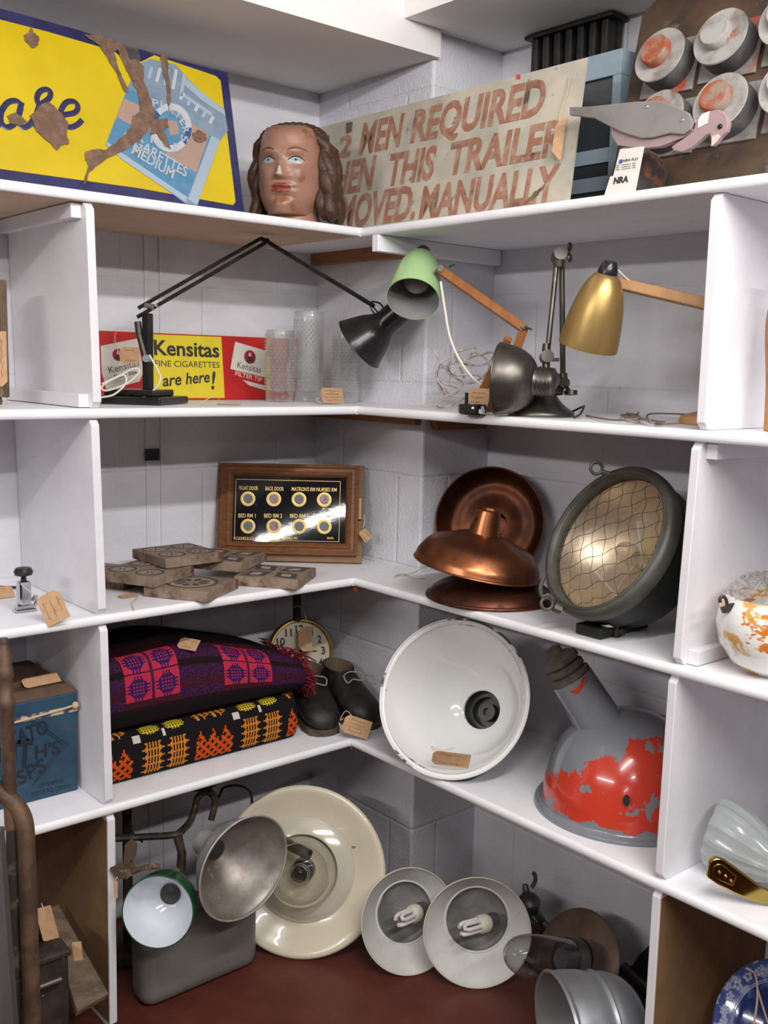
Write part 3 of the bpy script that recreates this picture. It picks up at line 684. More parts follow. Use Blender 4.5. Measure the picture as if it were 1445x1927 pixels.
# ================================================================== VASE SHELF
def disc2(px, py, maj, mn, ang, p):        # as disc(), mn<0: opening turned away from the camera
    c = near(px, py, p); v = (CAM-c).normalized()
    im = CR*cos(radians(ang)) - CU*sin(radians(ang)); im = (im - v*im.dot(v)).normalized()
    ct = max(-1, min(1, mn/maj)); return frame(c, v*ct+im*sqrt(1-ct*ct)), maj/pxm(c)
def disc_rest(px, py, maj, mn, ang, zr, guess=2.3, ext=1.0):   # slide along the view until the circle just rests on height zr
    lo, hi = 1.2, 3.4
    for _ in range(40):
        md = (lo+hi)/2; p = CAM+ray(px, py)*md; M, r = disc2(px, py, maj, mn, ang, p)
        n = M.col[2].to_3d(); low = p.z - r*ext*sqrt(max(0, 1-n.z*n.z))
        if low > zr: lo = md
        else: hi = md
    return M, r
def shell(prof, th):    # closed profile for a thin shade from an outer (r,z) profile
    inn = []
    for i, (r, z) in enumerate(prof):
        a = V(prof[max(0, i-1)]); b = V(prof[min(len(prof)-1, i+1)]); d = (b-a).normalized(); nrm = V((-d.y, d.x))
        q = V((r, z))+nrm*th; inn.append((max(q.x, 0.0005), q.y))
    return prof, inn[::-1]
def arc_prof(pts, n=6): return [(p.x, p.y) for p in smooth_path([V((a, b, 0)) for a, b in pts], n)]
BLACK = mat('black japanned metal', (.010, .010, .011), .25, col2=(.018, .017, .017), scale=30, spec=.5, bump=.05)
STEEL = mat('dull steel', (.4, .4, .42), .35, .9)
CORDW = mat('white flex', (.70, .66, .58), .6)
CORDB = mat('brown flex', (.20, .15, .12), .6)
# ---- cigarette tin sign
pl = at(187, 752, y=.372); pr = at(530, 752, y=.372)
t = thing('tin_sign', 'long red and yellow tin cigarette sign leaning behind the black desk lamp', 'sign',
          frame_xy(V((-.51, .366, t2+.0008)), V((1, 0, 0)), V((0, .018, .16))))
REDE = mat('red enamel', (.50, .02, .018), .35, col2=(.42, .016, .016), scale=8)
hL = uvp(t, 190, 617)[1]; hR = uvp(t, 497, 640)[1]; xr_ = uvp(t, 545, 650)[0]
hh = (hL+hR)/2
mb = MB(); mb.box2((0, 0, -.0015), (xr_, hh, 0)); mb.build('panel', REDE, t, smooth=0)
a = uvp(t, 281, 700)[0]; b = uvp(t, 420, 700)[0]
mb = MB(); mb.box2((a, .004, 0), (b, hh-.003, .0004)); mb.build('yellow_field', mat('yellow print', (.72, .58, .03), .4, col2=(.62, .48, .05), scale=12, lo=.5, hi=.75), t, smooth=0)
mb = MB(); D = dict(z=.0010, off=(0, 360), k=3.0104)
txt(mb, t, 'Kensitas', (873, 925), (1242, 940), 82, bold=.024, **D)
txt(mb, t, 'FINE CIGARETTES', (878, 992), (1243, 1000), 34, **{**D, 'bold': .0})
txt(mb, t, 'are', (922, 1105), (1030, 1095), 66, shear=.25, **{**D, 'bold': .02})
txt(mb, t, 'here', (1052, 1092), (1190, 1080), 62, shear=.25, **{**D, 'bold': .02})
txt(mb, t, '!', (1196, 1120), (1228, 1118), 96, shear=.25, **{**D, 'bold': .02})
mb.build('lettering', mat('black print', (.03, .03, .035), .6), t, smooth=0)
PKW = mat('packet white print', (.62, .58, .52), .5)
def pkt(pts, circ, rad, word, wa, wb, wh, band, name, cirm):
    mb = MB(); mb.prism([uvp(t, *q) for q in pts], .0004, .0008); p = mb.build('packet', PKW, t, smooth=0)
    mb = MB(); e = uvp(t, *circ); mb.lathe([(0, .0009), (rad, .0009), (rad, .0012), (0, .0012)], Matrix.Translation(V((e[0], e[1], 0))), 28); mb.build('medallion', cirm, p)
    mb = MB(); mb.sphere((e[0], e[1]+rad*.35, .0013), rad*.26, None, 0, 12, (1, 1.2, .1)); mb.build('painted_face', mat('face print', (.6, .4, .3), .6), p)
    mb = MB(); mb.prism([(e[0]-rad*.55, e[1]-rad*.7), (e[0]+rad*.55, e[1]-rad*.7), (e[0]+rad*.35, e[1]+.05*rad), (e[0]-rad*.35, e[1]+.05*rad)], .0012, .0014); mb.build('painted_coat', mat('black print', (.03, .03, .035), .6), p, smooth=0)
    mb = MB(); txt(mb, t, word, wa, wb, wh, k=1, z=.0011, bold=.0); 
    if band[1]: txt(mb, t, band[1], band[2], band[3], band[4], k=1, z=.0011)
    mb.build('lettering', mat('dark print', (.06, .05, .06), .6), p, smooth=0)
    if band[0]:
        mb = MB(); mb.prism([uvp(t, *q) for q in band[0]], .0008, .0010); q = mb.build('band', REDE, p, smooth=0)
        mb = MB(); txt(mb, t, 'FILTER TIP', band[5], band[6], 8, k=1, z=.0013, bold=.01); mb.build('band_lettering', PKW, p, smooth=0)
MAG = mat('crimson medallion', (.30, .01, .04), .4)
pkt([(189, 651), (258, 637), (270, 700), (262, 718), (200, 735), (191, 700)], (222, 668), .014, 'Kensitas', (206, 703), (262, 688), 12, [None, 'Extra Size', (216, 713), (258, 703), 7], 'a', MAG)
pkt([(442, 643), (500, 660), (500, 735), (468, 725), (433, 695)], (470, 672), .017, 'Kensitas', (446, 692), (490, 702), 12, [[(432, 694), (500, 711), (500, 726), (434, 709)], '', 0, 0, 0, (442, 706), (492, 719)], 'b', MAG)
# ---- black anglepoise desk lamp
bc = V((-.44, .20, t2+.0006))
t = thing('desk_lamp', 'black sprung arm desk lamp on stepped square base with long folded arm', 'lamp', Matrix.Translation(bc) @ Matrix.Rotation(radians(39), 4, 'Z'))
mb = MB(); mb.box2((-.080, -.080, 0), (.080, .080, .016)); mb.box2((-.056, -.056, .016), (.056, .056, .030)); mb.build('base', BLACK, t, smooth=0, bevel=.004)
P0 = near(262, 586, bc); P0b = near(258, 604, bc); S0 = near(270, 640, bc); F0 = near(277, 725, bc); F0.z = t2+.03
wv = V((-.15, -.1, 0)).normalized()
mb = MB(); M = frame_xy((S0+F0)/2, V((.84, .54, 0)), V((0, 0, 1)))
mb.box2((.0, (F0.z-.0)-((S0+F0)/2).z+.0, -.008), (.022, near(283, 590, bc).z-((S0+F0)/2).z, .008), M); mb.build('post', BLACK, t, world=True, smooth=0, bevel=.002)
mb = MB(); mb.tube([near(259, 606, bc), near(262, 630, bc)], .0075, 12); mb.tube([near(262, 630, bc), near(275, 678, bc)], .0068, 12); mb.tube(smooth_path([near(262+13*i/24, 630+48*i/24, bc) for i in range(25)]), .0070, 8)
mb.build('spring', mat('oiled brown steel', (.10, .085, .07), .35, .8, bump=.4, bs=400), t, world=True)
mb = MB(); mb.cyl(near(277, 676, bc)-_fw*.012, near(277, 676, bc)+_fw*.012, .008); mb.build('pivot', STEEL, t, world=True)
e1 = V((-.2, .17, 1.6)); e2 = V((.0, .12, 1.45))
A0 = near(260, 580, bc); A1 = near(490, 449, e1); B0 = near(258, 597, bc); B1 = near(503, 455, e1)
for a_, b_ in ((A0, A1), (B0, B1)):
    mb = MB(); mb.tube([a_, b_], .0042, 8); mb.build('lower_arm', BLACK, t, world=True)
mb = MB(); mb.tube([A1, B1], .0055, 8); mb.cyl(B1-_fw*.010, B1+_fw*.010, .006); mb.build('elbow', BLACK, t, world=True)
mb = MB(); mb.tube([near(273, 574, bc), near(289, 578, bc)], .006, 8); mb.tube([near(295, 576, bc)-_fw*.009, near(295, 576, bc)+_fw*.005], .0032, 8); mb.build('link', STEEL, t, world=True)
U0 = near(501, 454, e1); U1 = near(704, 576, e2)
mb = MB(); mb.tube([U0, U1], .0052, 8); mb.build('upper_arm', BLACK, t, world=True)
mb = MB(); mb.tube([near(*q, e2) for q in ((698, 570), (706, 582), (716, 590), (724, 586), (716, 572), (704, 568))], .0022, 6, sm=5, closed=True)
mb.tube([near(*q, e2) for q in ((696, 572), (700, 584), (708, 592), (716, 594))], .002, 6, sm=5); mb.build('head_spring', BLACK, t, world=True)
M, r = disc2(676, 648, 55, -13, 140, e2)
h = .098; pr_ = arc_prof([(r, 0), (r*.97, .006), (r*.90, .018), (r*.70, .048), (r*.50, .070), (r*.44, .083), (r*.43, .125), (r*.40, .155)])
o_, i_ = shell([(a, -b) for a, b in pr_], -.0012)
mb = MB(); mb.lathe(o_+[(0, -.155)], M, 48); mb.torus(r, .0018, M); mb.lathe([(q[0]-.0015, q[1]) for q in o_[:26]], M, 48); mb.build('shade', BLACK, t, world=True)
mb = MB(); q0 = near(747, 592, e2)
mb.tube([near(*q, e2-_fw*.035) for q in ((708, 578), (722, 592), (745, 600), (762, 598))], .0022, 6, sm=5); mb.build('flex_at_head', CORDW, t, world=True)
mb = MB(); cl = [near(*q, bc-V((.02, .06, 0))) for q in ((281, 668), (296, 695), (302, 712), (293, 730), (270, 748), (235, 760), (205, 762), (188, 752))]
for p in cl: p.z = max(p.z, t2+.004)
mb.tube(cl, .0022, 8, sm=6)
zc = t2+.0032
def onsh(px, py, z=t2+.0026):
    p = at(px, py, z=z); p.x = min(max(p.x, -.60), .37 if p.y < YP-.02 else .15); p.y = min(p.y, .37); return p
lp = [near(*q, bc-V((.05, .08, 0))) for q in ((190, 748), (215, 742), (236, 722), (234, 706), (212, 714), (192, 727), (200, 735), (238, 722), (262, 700), (252, 694), (222, 708), (192, 722))]
for p in lp: p.z = max(p.z, t2+.004)
mb.tube(lp, .0021, 8, sm=6); mb.build('cable', CORDW, t, world=True)
q = near(192, 726, V((-.50, .12, 1.3)))
price_tag(V((-.305, .10, t2+.0008)), V((.9, -.3, .0)), V((.3, .9, 0)), .05, .028, 'small buff tag lying flat before the black desk lamp base', [V((-.36, .085, t2+.004)), V((-.34, .08, t2+.016)), V((-.315, .085, t2+.016)), V((-.303, .10, t2+.003))], lines=0)
price_tag(near(226, 685, V((-.49, .26, 1.36))), CR, V((0, 0, 1)), .042, .036, 'buff card tag hanging in front of the left packet on the tin sign', [near(226, 672, V((-.49, .26, 1.38))), near(216, 640, V((-.49, .30, 1.38))), near(219, 622, V((-.49, .35, 1.4)))], lines=2)
# ---- glass vases
GL = glassy('clear textured glass', (.98, .99, .98), .08, .38, .8, 90, milk=.07)
def vase(x, y, r, h, label, nb):
    t = thing('glass_vase', label, 'vase', V((x, y, t2+.0006)), 'bubble textured glass vases')
    mb = MB(); mb.lathe([(0, 0), (r*.93, 0), (r*.96, .004), (r, .02), (r*1.0, h*.86), (r*1.0, h-.003), (r*.98, h), (r*.91, h-.002), (r*.88, h*.8), (r*.86, .028), (0, .020)], None, 40); mb.build('body', GL, t)
    mb = MB(); rows = int(h*.80/.0072); rr = random.Random(nb)
    for i in range(rows):
        for k in range(20):
            if 7 < i < rows-9 and k % 2: continue
            a = 2*pi*(k+.5*(i % 2))/20; z = .03+(h*.80)*i/rows
            s_ = .0026 if not (7 < i < rows-9) else .0016
            mb.sphere(((r+.0002)*cos(a), (r+.0002)*sin(a), z), s_*(1+.25*rr.random()), None, 0, 6)
    mb.build('bubbles', GL, t, smooth=80)
vase(-.046, .245, .0345, at(523, 622, y=.245).z-t2, 'clear bubble glass vase of middle height, leftmost beside the tin sign', 1)
vase(.036, .240, .0365, at(577, 587, y=.24).z-t2, 'tallest clear bubble glass vase, in the middle of the three', 2)
p = at(650, 700, y=.16); vase(p.x, .16, .0325, at(650, 626, y=.16).z-t2, 'clear bubble glass vase behind the card tag under the black lamp shade', 3)
o = at(606, 759, y=.088); o.z = t2+.0035
price_tag(o, V((.95, .15, -.02)), V((.02, .10, .5)), .074, .036, 'kraft card tag propped against the right hand glass vase', [o+V((.0, .01, .012)), o+V((-.008, .012, .006)), o+V((-.006, -.005, .001))], lines=4)
# ---- black electrical fitting
c = V((-.012, -.378, t2+.0006))
t = thing('bulb_fitting', 'small round black fitting with upright pin and chipped white paint', 'fitting', V((c.x, c.y, t2+.0006)))
rf = 27/pxm(c)
mb = MB(); mb.lathe([(0, 0), (rf*.85, 0), (rf, .004), (rf, .018), (rf*.94, .020), (rf*.8, .020), (rf*.75, .012), (0, .012)], None, 36); mb.build('base', BLACK, t)
mb = MB(); mb.cyl((-.012, .006, .012), (-.012, .006, .043), .0036); mb.build('pin', BLACK, t)
mb = MB()
for a, z, w in ((-1.75, .0075, .010), (-1.55, .007, .012), (-1.60, .014, .009), (-2.35, .014, .005)):
    mb.lathe([(rf+.0004, z-w*.4), (rf+.0004, z+w*.4)], None, 6, 0, a-w/rf*.5, a+w/rf*.5)
mb.build('paint_chips', mat('chipped white', (.7, .7, .7), .5), t)
# ---- green wooden arm lamp
MINT = mat('mint green enamel', (.36, .56, .26), .3, col2=(.38, .58, .28), scale=4, coat=.3)
INW = mat('dull silver paint', (.34, .34, .33), .45, .2, col2=(.28, .28, .27), scale=12)
TEAK = mat('orange teak', (.33, .125, .035), .45, col2=(.24, .08, .02), scale=30, stretch=(1, 1, .15), bump=.05)
PALEW = mat('pale beech', (.48, .26, .11), .5, col2=(.40, .21, .08), scale=30, stretch=(1, 1, .2))
def mac_shade(root, M, r, h, outm, capm, inm, thick=.0012):
    pr_ = arc_prof([(r, 0), (r*.985, h*.12), (r*.93, h*.33), (r*.83, h*.56), (r*.66, h*.78), (r*.46, h*.92), (r*.27, h*.985)], 5)
    o = [(a, -b) for a, b in pr_]
    mb = MB(); mb.lathe([(r-.0016, .0003), (r, .0003)]+o+[(.006, -h)], M, 56); s_ = mb.build('shade', outm, root, world=True)
    mb = MB(); mb.lathe([(a-thick if a > thick*2 else a, b) for a, b in o]+[(0, -h*.982)], M, 56); x = mb.build('lining', inm, s_, world=True); 
    mb = MB(); mb.lathe([(r*.34, -h*.965), (r*.33, -h*1.01), (r*.25, -h*1.10), (r*.18, -h*1.13), (0, -h*1.135)], M, 28); mb.build('cap', capm, root, world=True)
    return s_
gref = V((-.045, -.115, 1.45))
M, r = disc2(777, 563, 51, 38, 102, gref); foot = V((.160, -.255, t2+.0006))
t = thing('desk_lamp', 'wooden arm desk lamp with mint green metal shade', 'lamp', foot)
mac_shade(t, M, r, .150, MINT, BLACK, INW)
mb = MB(); c = M @ V((0, 0, -.062)); mb.sphere(c, .0295, None, 0, 24); mb.tube([c, M @ V((0, 0, -.14))], [.022, .014], 16)
mb.build('bulb', mat('frosted bulb glass', (.30, .29, .27), .15, trans=.3), t, world=True)
J = near(828, 508, gref-V((0, .03, 0))); J2 = near(984, 617, V((.07, -.36, 1.42))); Kf = near(905, 728, foot+V((0, 0, .03)))
def plank(a, b, w, th, nrm):
    d = (b-a); M = frame_xy(a, d, nrm.cross(d)); mb = MB(); mb.box2((-.006, -w/2, -th/2), (d.length+.006, w/2, th/2), M); return mb
GRN = mat('green black hinge', (.03, .06, .03), .4)
plank(J, J2, .018, .016, _fw).build('upper_arm', TEAK, t, world=True, smooth=0, bevel=.002)
plank(near(985, 621, V((.07, -.36, 1.42))), near(942, 740, V((.085, -.32, 1.30))), .017, .014, _fw).build('lower_arm', TEAK, t, world=True, smooth=0, bevel=.002)
plank(near(955, 640, V((.085, -.33, 1.42))), near(908, 733, foot), .016, .010, _fw).build('strut', TEAK, t, world=True, smooth=0, bevel=.002)
mb = MB(); mb.lathe([(0, 0), (.045, 0), (.046, .006), (.044, .014), (.020, .020), (.012, .034), (0, .036)], Matrix.Translation(foot), 40); mb.build('base', TEAK, t, world=True)
mb = MB(); mb.cyl(J-_fw*.014, J+_fw*.010, .007); mb.tube([J, near(824, 512, gref)], .006, 8); q = J+CR*.012+CU*.004
mb.tube([near(843, 505, J)-_fw*.016, near(855, 501, J)-_fw*.016], .003, 6); mb.build('hinge', GRN, t, world=True)
mb = MB(); mb.cyl(J2-_fw*.015, J2+_fw*.012, .0045); mb.tube([J2-_fw*.014, J2-_fw*.016+CR*.016-CU*.006], .0022, 6); mb.build('wing_nut', GRN, t, world=True)
mb = MB(); fr_ = V((.0, -.30, 1.4))
mb.tube([near(*q, fr_) for q in ((829, 530), (836, 575), (846, 632), (862, 672), (884, 705), (905, 724))], .0026, 8, sm=6)
mb.build('flex', CORDW, t, world=True)
mb = MB(); rr = random.Random(3); cr_ = V((.11, -.19, 1.33)); pts = []
for (cx_, cy_, rx_, ry_, n_) in ((858, 700, 34, 30, 8), (880, 690, 40, 28, 8), (850, 715, 26, 24, 7), (890, 672, 34, 16, 7), (872, 725, 48, 20, 8)):
    a0 = rr.random()*6
    for i in range(n_):
        a = a0+2*pi*i/n_; pts.append(near(cx_+rx_*cos(a)+rr.uniform(-4, 4), cy_+ry_*sin(a)+rr.uniform(-4, 4), cr_+V((rr.uniform(-.015, .015), rr.uniform(-.02, .02), 0))))
pts = [near(812, 655, cr_), near(835, 690, cr_)]+pts+[near(835, 745, cr_), onsh(822, 768), onsh(840, 770), near(870, 752, cr_), near(900, 745, cr_)]
for p in pts: p.z = max(p.z, t2+.007)
mb.tube(pts, .0023, 6, sm=5); mb.build('coiled_cable', mat('grubby grey flex', (.45, .41, .37), .6, col2=(.22, .19, .17), scale=60), t, world=True)
o = at(861, 764, x=.03); o.z = t2+.0228; o = near(862, 757, c if False else V((.02, -.34, 1.3)))
price_tag(V((.085, -.255, t2+.001)), V((.02, -.6, .0)), V((.12, .0, .5)), .066, .050, 'kraft card tag propped behind the small black fitting', [V((.05, -.28, t2+.05)), V((.03, -.25, t2+.03)), V((.02, -.17, t2+.002))], lines=4)
# ---- bare metal industrial lamp
GUN = mat('brushed gunmetal', (.15, .138, .12), .38, .9, col2=(.085, .078, .068), scale=14, lo=.4, hi=.65, col3=(.32, .29, .25), scale3=20, lo3=.64, hi3=.75, bump=.06)
b0 = V((.105, -.455, t2+.0006))
t = thing('desk_lamp', 'bare metal industrial lamp with bowl shade lowered to the shelf and folded arm', 'lamp', b0)
mb = MB(); rb = .066; mb.lathe([(0, 0), (rb, 0), (rb*1.01, .004), (rb*.98, .009), (rb*.86, .014), (rb*.66, .024), (rb*.45, .040), (rb*.33, .056), (0, .058)], Matrix.Translation(b0), 48); mb.build('base', GUN, t, world=True)
M, r = disc2(938, 718, 67, -15, 184, V((-.002, -.43, 1.34)))
low = min((M @ V((r*cos(a), r*sin(a), 0))).z for a in [i*.1 for i in range(63)])
M.translation += V((0, 0, max(0, t2+.0032-low)))
pr_ = arc_prof([(r, 0), (r*.985, .012), (r*.90, .036), (r*.72, .058), (r*.50, .070), (r*.40, .074), (r*.40, .105), (r*.34, .110)], 5)
mb = MB(); mb.lathe([(a, -b) for a, b in pr_]+[(0, -.110)], M, 56); mb.lathe([(a-.0015, -b+.0005) for a, b in pr_[:26]], M, 56); mb.torus(r, .0016, M); sh = mb.build('shade', GUN, t, world=True)
mb = MB()
for z in (.080, .088, .096): mb.torus(r*.405, .0014, M @ Matrix.Translation(V((0, 0, -z))), 32, 8)
mb.build('neck_rings', GUN, sh, world=True)
N0 = M @ V((0, 0, -.098)); ra = V((.08, -.47, 1.45))
T1 = near(1048, 488, ra); T2 = near(1057, 490, ra+_fw*.015); Jb = near(1028, 672, ra); Jc = near(1060, 722, b0)
mb = MB(); mb.tube([T1, near(1031, 655, ra)], .0052, 10); mb.build('upper_arm', GUN, t, world=True)
mb = MB(); mb.tube([T2, near(1059, 705, b0)], .0056, 10); mb.build('lower_arm', GUN, t, world=True)
mb = MB(); c = near(1053, 479, ra); mb.cyl(c-_fw*.014, c+_fw*.03, .013); mb.cyl(near(1052, 492, ra)-_fw*.0, near(1052, 504, ra), .013, .010); mb.build('top_joint', GUN, t, world=True)
mb = MB(); q = near(1072, 475, ra); mb.tube([c+CR*.008, q], .004, 8); mb.sphere(q+CU*.011, .0065, None, 0, 10, (1, .6, 1.4)); mb.sphere(q-CU*.011, .0065, None, 0, 10, (1, .6, 1.4)); mb.build('wing_nut', GUN, t, world=True)
mb = MB(); mb.cyl(Jb-_fw*.016, Jb+_fw*.012, .0125); mb.cyl(Jb+CU*.012, Jb+CU*.026, .009, .007); mb.cyl(Jb-CU*.010, near(1027, 704, ra), .0075, .0085); mb.tube([near(1038, 677, ra), near(1052, 677, ra)], .0035, 8); mb.build('elbow_joint', GUN, t, world=True)
mb = MB(); mb.cyl(near(1027, 704, ra), N0+V((0, 0, .004)), .010, .022); mb.build('shade_swivel', GUN, t, world=True)
mb = MB(); mb.cyl(Jc-_fw*.014, Jc+_fw*.012, .011); mb.cyl(near(1058, 735, b0), b0+V((.0, .0, .05)), .009, .014); mb.cyl(near(1059, 703, b0), near(1060, 716, b0), .009); k_ = near(1074, 739, b0-_fw*.03); mb.cyl(k_-CU*.004, k_+CU*.004, .013); mb.tube([Jc, k_], .004, 8); mb.build('base_joint', GUN, t, world=True)
mb = MB(); mb.tube([V((.17, -.47, t2+.004)), V((.165, -.51, t2+.02)), V((.14, -.535, t2+.022)), V((.11, -.55, t2+.008)), V((.08, -.56, t2+.0028))], .0022, 8, sm=6); mb.build('flex', BLACK, t, world=True)
# ---- gold wooden arm lamp
GOLD = mat('gold lacquer', (.42, .275, .10), .36, .75, col2=(.37, .24, .085), scale=5, bump=.03)
gr = V((.02, -.60, 1.47)); ft = V((.20, -.775, t2+.0006))
M, r = disc2(1106, 652, 55.5, -11, 105, gr)
t = thing('desk_lamp', 'wooden arm desk lamp with gold metal shade', 'lamp', ft)
mac_shade(t, M, r, .138, GOLD, BLACK, INW)
J = near(1148, 530, gr); E_ = near(1335, 582, V((.16, -.80, 1.5)))
E_ = V((.15, -.815, 0)); E_.z = near(1325, 578, V((.15, -.815, 1.48))).z
plank(J, E_, .020, .016, _fw).build('upper_arm', PALEW, t, world=True, smooth=0, bevel=.002)
plank(E_+V((.018, .004, -.004)), ft+V((0, 0, .03)), .020, .014, _fw).build('lower_arm', PALEW, t, world=True, smooth=0, bevel=.002)
mb = MB(); mb.lathe([(0, 0), (.052, 0), (.053, .006), (.050, .014), (.022, .022), (.014, .034), (0, .036)], Matrix.Translation(ft), 40); mb.build('base', PALEW, t, world=True)
mb = MB(); mb.cyl(J-_fw*.018, J+_fw*.012, .0065); mb.cyl(J-_fw*.021, J-_fw*.017, .009); mb.build('hinge_bolt', STEEL, t, world=True)
mb = MB(); f_ = gr-_fw*.02
mb.tube([near(*q, f_) for q in ((1150, 502), (1162, 508), (1180, 525), (1200, 540), (1225, 553), (1260, 566))], .0016, 6, sm=5); mb.build('flex', CORDW, t, world=True)
# ---- loose cords on the shelf
mb = MB()
for pts in ([(1100, 782), (1150, 790), (1200, 788), (1240, 770), (1270, 765), (1300, 772)], [(1160, 768), (1175, 785), (1195, 795), (1220, 790), (1250, 778), (1300, 780)], [(1158, 760), (1168, 782), (1190, 794), (1235, 798), (1280, 796)], [(1150, 776), (1180, 778), (1215, 792)]):
    P_ = [at(*q, z=t2+.003+.0035*(i % 3)) for i, q in enumerate(pts)]
    for p in P_: p.x = min(max(p.x, .01), .34); p.y = min(max(p.y, -.82), -.52)
    mb.tube(P_, .0020, 6, sm=6)
solo(mb, 'cable', CORDB, 'tangle of thin brown flex lying on the shelf beneath the gold shade', 'cable', V((.08, -.7, t2+.001)))
# ================================================================== TILE SHELF
# ---- encaustic tiles
TILE = mat('old clay tile body', (.27, .20, .145), .85, col2=(.17, .115, .08), scale=34, lo=.4, hi=.65, col3=(.11, .045, .035), scale3=16, lo3=.54, hi3=.60, bump=.4, bs=150)
TFACE = mat('worn buff tile face', (.28, .205, .135), .6, col2=(.16, .115, .085), scale=22, lo=.42, hi=.7, bump=.1)
TDARK = mat('dark inlay', (.055, .045, .065), .6, col2=(.18, .13, .11), scale=45, lo=.5, hi=.7)
TLITE = mat('pale inlay', (.46, .38, .29), .6, col2=(.34, .27, .20), scale=30)
def inlay_ring(mb, cx, cy, r0, r1, z=.0003, n=40):
    for i in range(n):
        a, b = 2*pi*i/n, 2*pi*(i+1)/n
        mb.add([(cx+r*cos(q), cy+r*sin(q), z) for r, q in ((r0, a), (r0, b), (r1, b), (r1, a))], [(0, 1, 2, 3)])
def tile(pts, z, label, design):
    """pts: three pixels of top corners (left, front, right) ; z height of the tile's bottom"""
    h = .0215
    a, b, c = [at(*q, z=z+h) for q in pts]
    u = (a-b); v = (c-b); S = .148
    ang = atan2(v.y, v.x)
    u2 = atan2(u.y, u.x)-pi/2; ang = (ang+u2)/2
    M = Matrix.Translation(V((b.x, b.y, z))) @ Matrix.Rotation(ang, 4, 'Z')
    ctr = M @ V((S/2, S/2, 0)); M = Matrix.Translation(ctr) @ Matrix.Rotation(ang, 4, 'Z')
    t = thing('encaustic_tile', label, 'tile', M, 'old patterned floor tiles')
    rr = random.Random(design*7+1); n = 7; s = S/2
    out = []
    for (x0, y0), (x1, y1) in (((-s, -s), (s, -s)), ((s, -s), (s, s)), ((s, s), (-s, s)), ((-s, s), (-s, -s))):
        for k in range(n):
            q = k/n; j = 0 if k == 0 else (rr.random()-.5)*.0022
            out.append((x0+(x1-x0)*q+j, y0+(y1-y0)*q+j))
    mb = MB(); mb.prism(out, 0, h); mb.build('body', TILE, t, smooth=0, bevel=.0012)
    mb = MB(); mb.box2((-s+.003, -s+.003, h), (s-.003, s-.003, h+.0006)); mb.build('face', TFACE, t, smooth=0)
    mb = MB(); m2 = MB(); zz = h+.0009
    if design % 3 == 0:
        inlay_ring(mb, 0, 0, .050, .057, zz); inlay_ring(m2, 0, 0, .040, .045, zz)
        for k in range(8):
            a = k*pi/4; mb.prism([(.012*cos(a), .012*sin(a)), (.03*cos(a-.28), .03*sin(a-.28)), (.039*cos(a), .039*sin(a)), (.03*cos(a+.28), .03*sin(a+.28))], h+.0004, zz)
    elif design % 3 == 1:
        for cx, cy in ((-.036, -.036), (.036, -.036), (-.036, .036), (.036, .036)):
            inlay_ring(mb, cx, cy, .026, .031, zz, 28); m2.lathe([(0, zz), (.019, zz)], Matrix.Translation(V((cx, cy, 0))), 16)
            for k in range(6): a = k*pi/3; mb.prism([(cx, cy), (cx+.013*cos(a-.2), cy+.013*sin(a-.2)), (cx+.018*cos(a), cy+.018*sin(a)), (cx+.013*cos(a+.2), cy+.013*sin(a+.2))], zz, zz+.0003)
    else:
        for k in range(4):
            R = Matrix.Rotation(k*pi/2, 4, 'Z')
            mb.prism([(.006, .006), (.055, .012), (.066, .066), (.012, .055)], h+.0004, zz, R); m2.prism([(.022, .022), (.045, .026), (.048, .048), (.026, .045)], zz, zz+.0003, R)
        for k in range(12): a = k*pi/6; mb.box((.030*cos(a), .030*sin(a), zz), (.005, .005, .0006))
    mb.build('dark_inlay', TDARK, t, smooth=0); m2.build('pale_inlay', TLITE, t, smooth=0)
z0 = t3+.0006; z1_ = z0+.0232
tile(((270, 1097), (390, 1115), (437, 1081)), z0, 'old clay tile at the front with a dark round flower pattern', 0)
tile(((444, 1082), (561, 1092), (591, 1061)), z0, 'old clay tile furthest right of the pile, flat on the shelf', 2)
tile(((150, 1075), (232, 1092), (275, 1062)), z0, 'old clay tile underneath the left tile, only its edge showing', 3)
tile(((170, 1064), (290, 1087), (345, 1062)), z1_, 'old clay tile on the left with two pale flower rosettes', 1)
tile(((345, 1050), (454, 1060), (499, 1039)), z1_+.0003, 'old clay tile at right of the pile leaning against the bell board', 5)
tile(((258, 1027), (311, 1052), (421, 1034)), z1_+.0232, 'old clay tile lying topmost on the pile', 4)
o = at(233, 1127, z=t3+.001)
price_tag(o, V((.8, .15, 0)), V((-.1, .8, .05)), .038, .026, 'small dark tag with short string lying before the tiles', [at(259, 1124, z=t3+.004), at(252, 1129, z=t3+.010), at(249, 1140, z=t3+.003), at(253, 1148, z=t3+.003)], lines=0)
# ---- bell indicator board
bl = V((-.140, .338, t3+.0040)); br_ = V((.113, .121, t3+.0040)); u = (br_-bl).normalized()
back = V((0, 0, 1)).cross(u).normalized()
if back.dot(_fw) < 0: back = -back
t = thing('bell_board', 'wooden framed servants bell indicator board with black glass and gilt lettering', 'bell board', frame_xy(bl, u, V((0, 0, 1))+back*.18))
OAK = mat('brown varnished oak', (.21, .085, .032), .42, col2=(.13, .05, .018), scale=40, stretch=(1, 8, 1), bump=.08, coat=.15)
OAKL = mat('lighter back board', (.24, .135, .065), .6, col2=(.19, .10, .05), scale=30, stretch=(1, 6, 1))
q0 = uvp(t, 405, 1045); q1 = uvp(t, 681, 1060); q2 = uvp(t, 407, 870); q3 = uvp(t, 680, 876)
X0, X1, Y1 = q0[0], q1[0], (q2[1]+q3[1])/2
mb = MB(); mb.box2((X0, .0, -.018), (X1, Y1, -.002)); mb.build('back_board', OAKL, t, smooth=0, bevel=.0015)
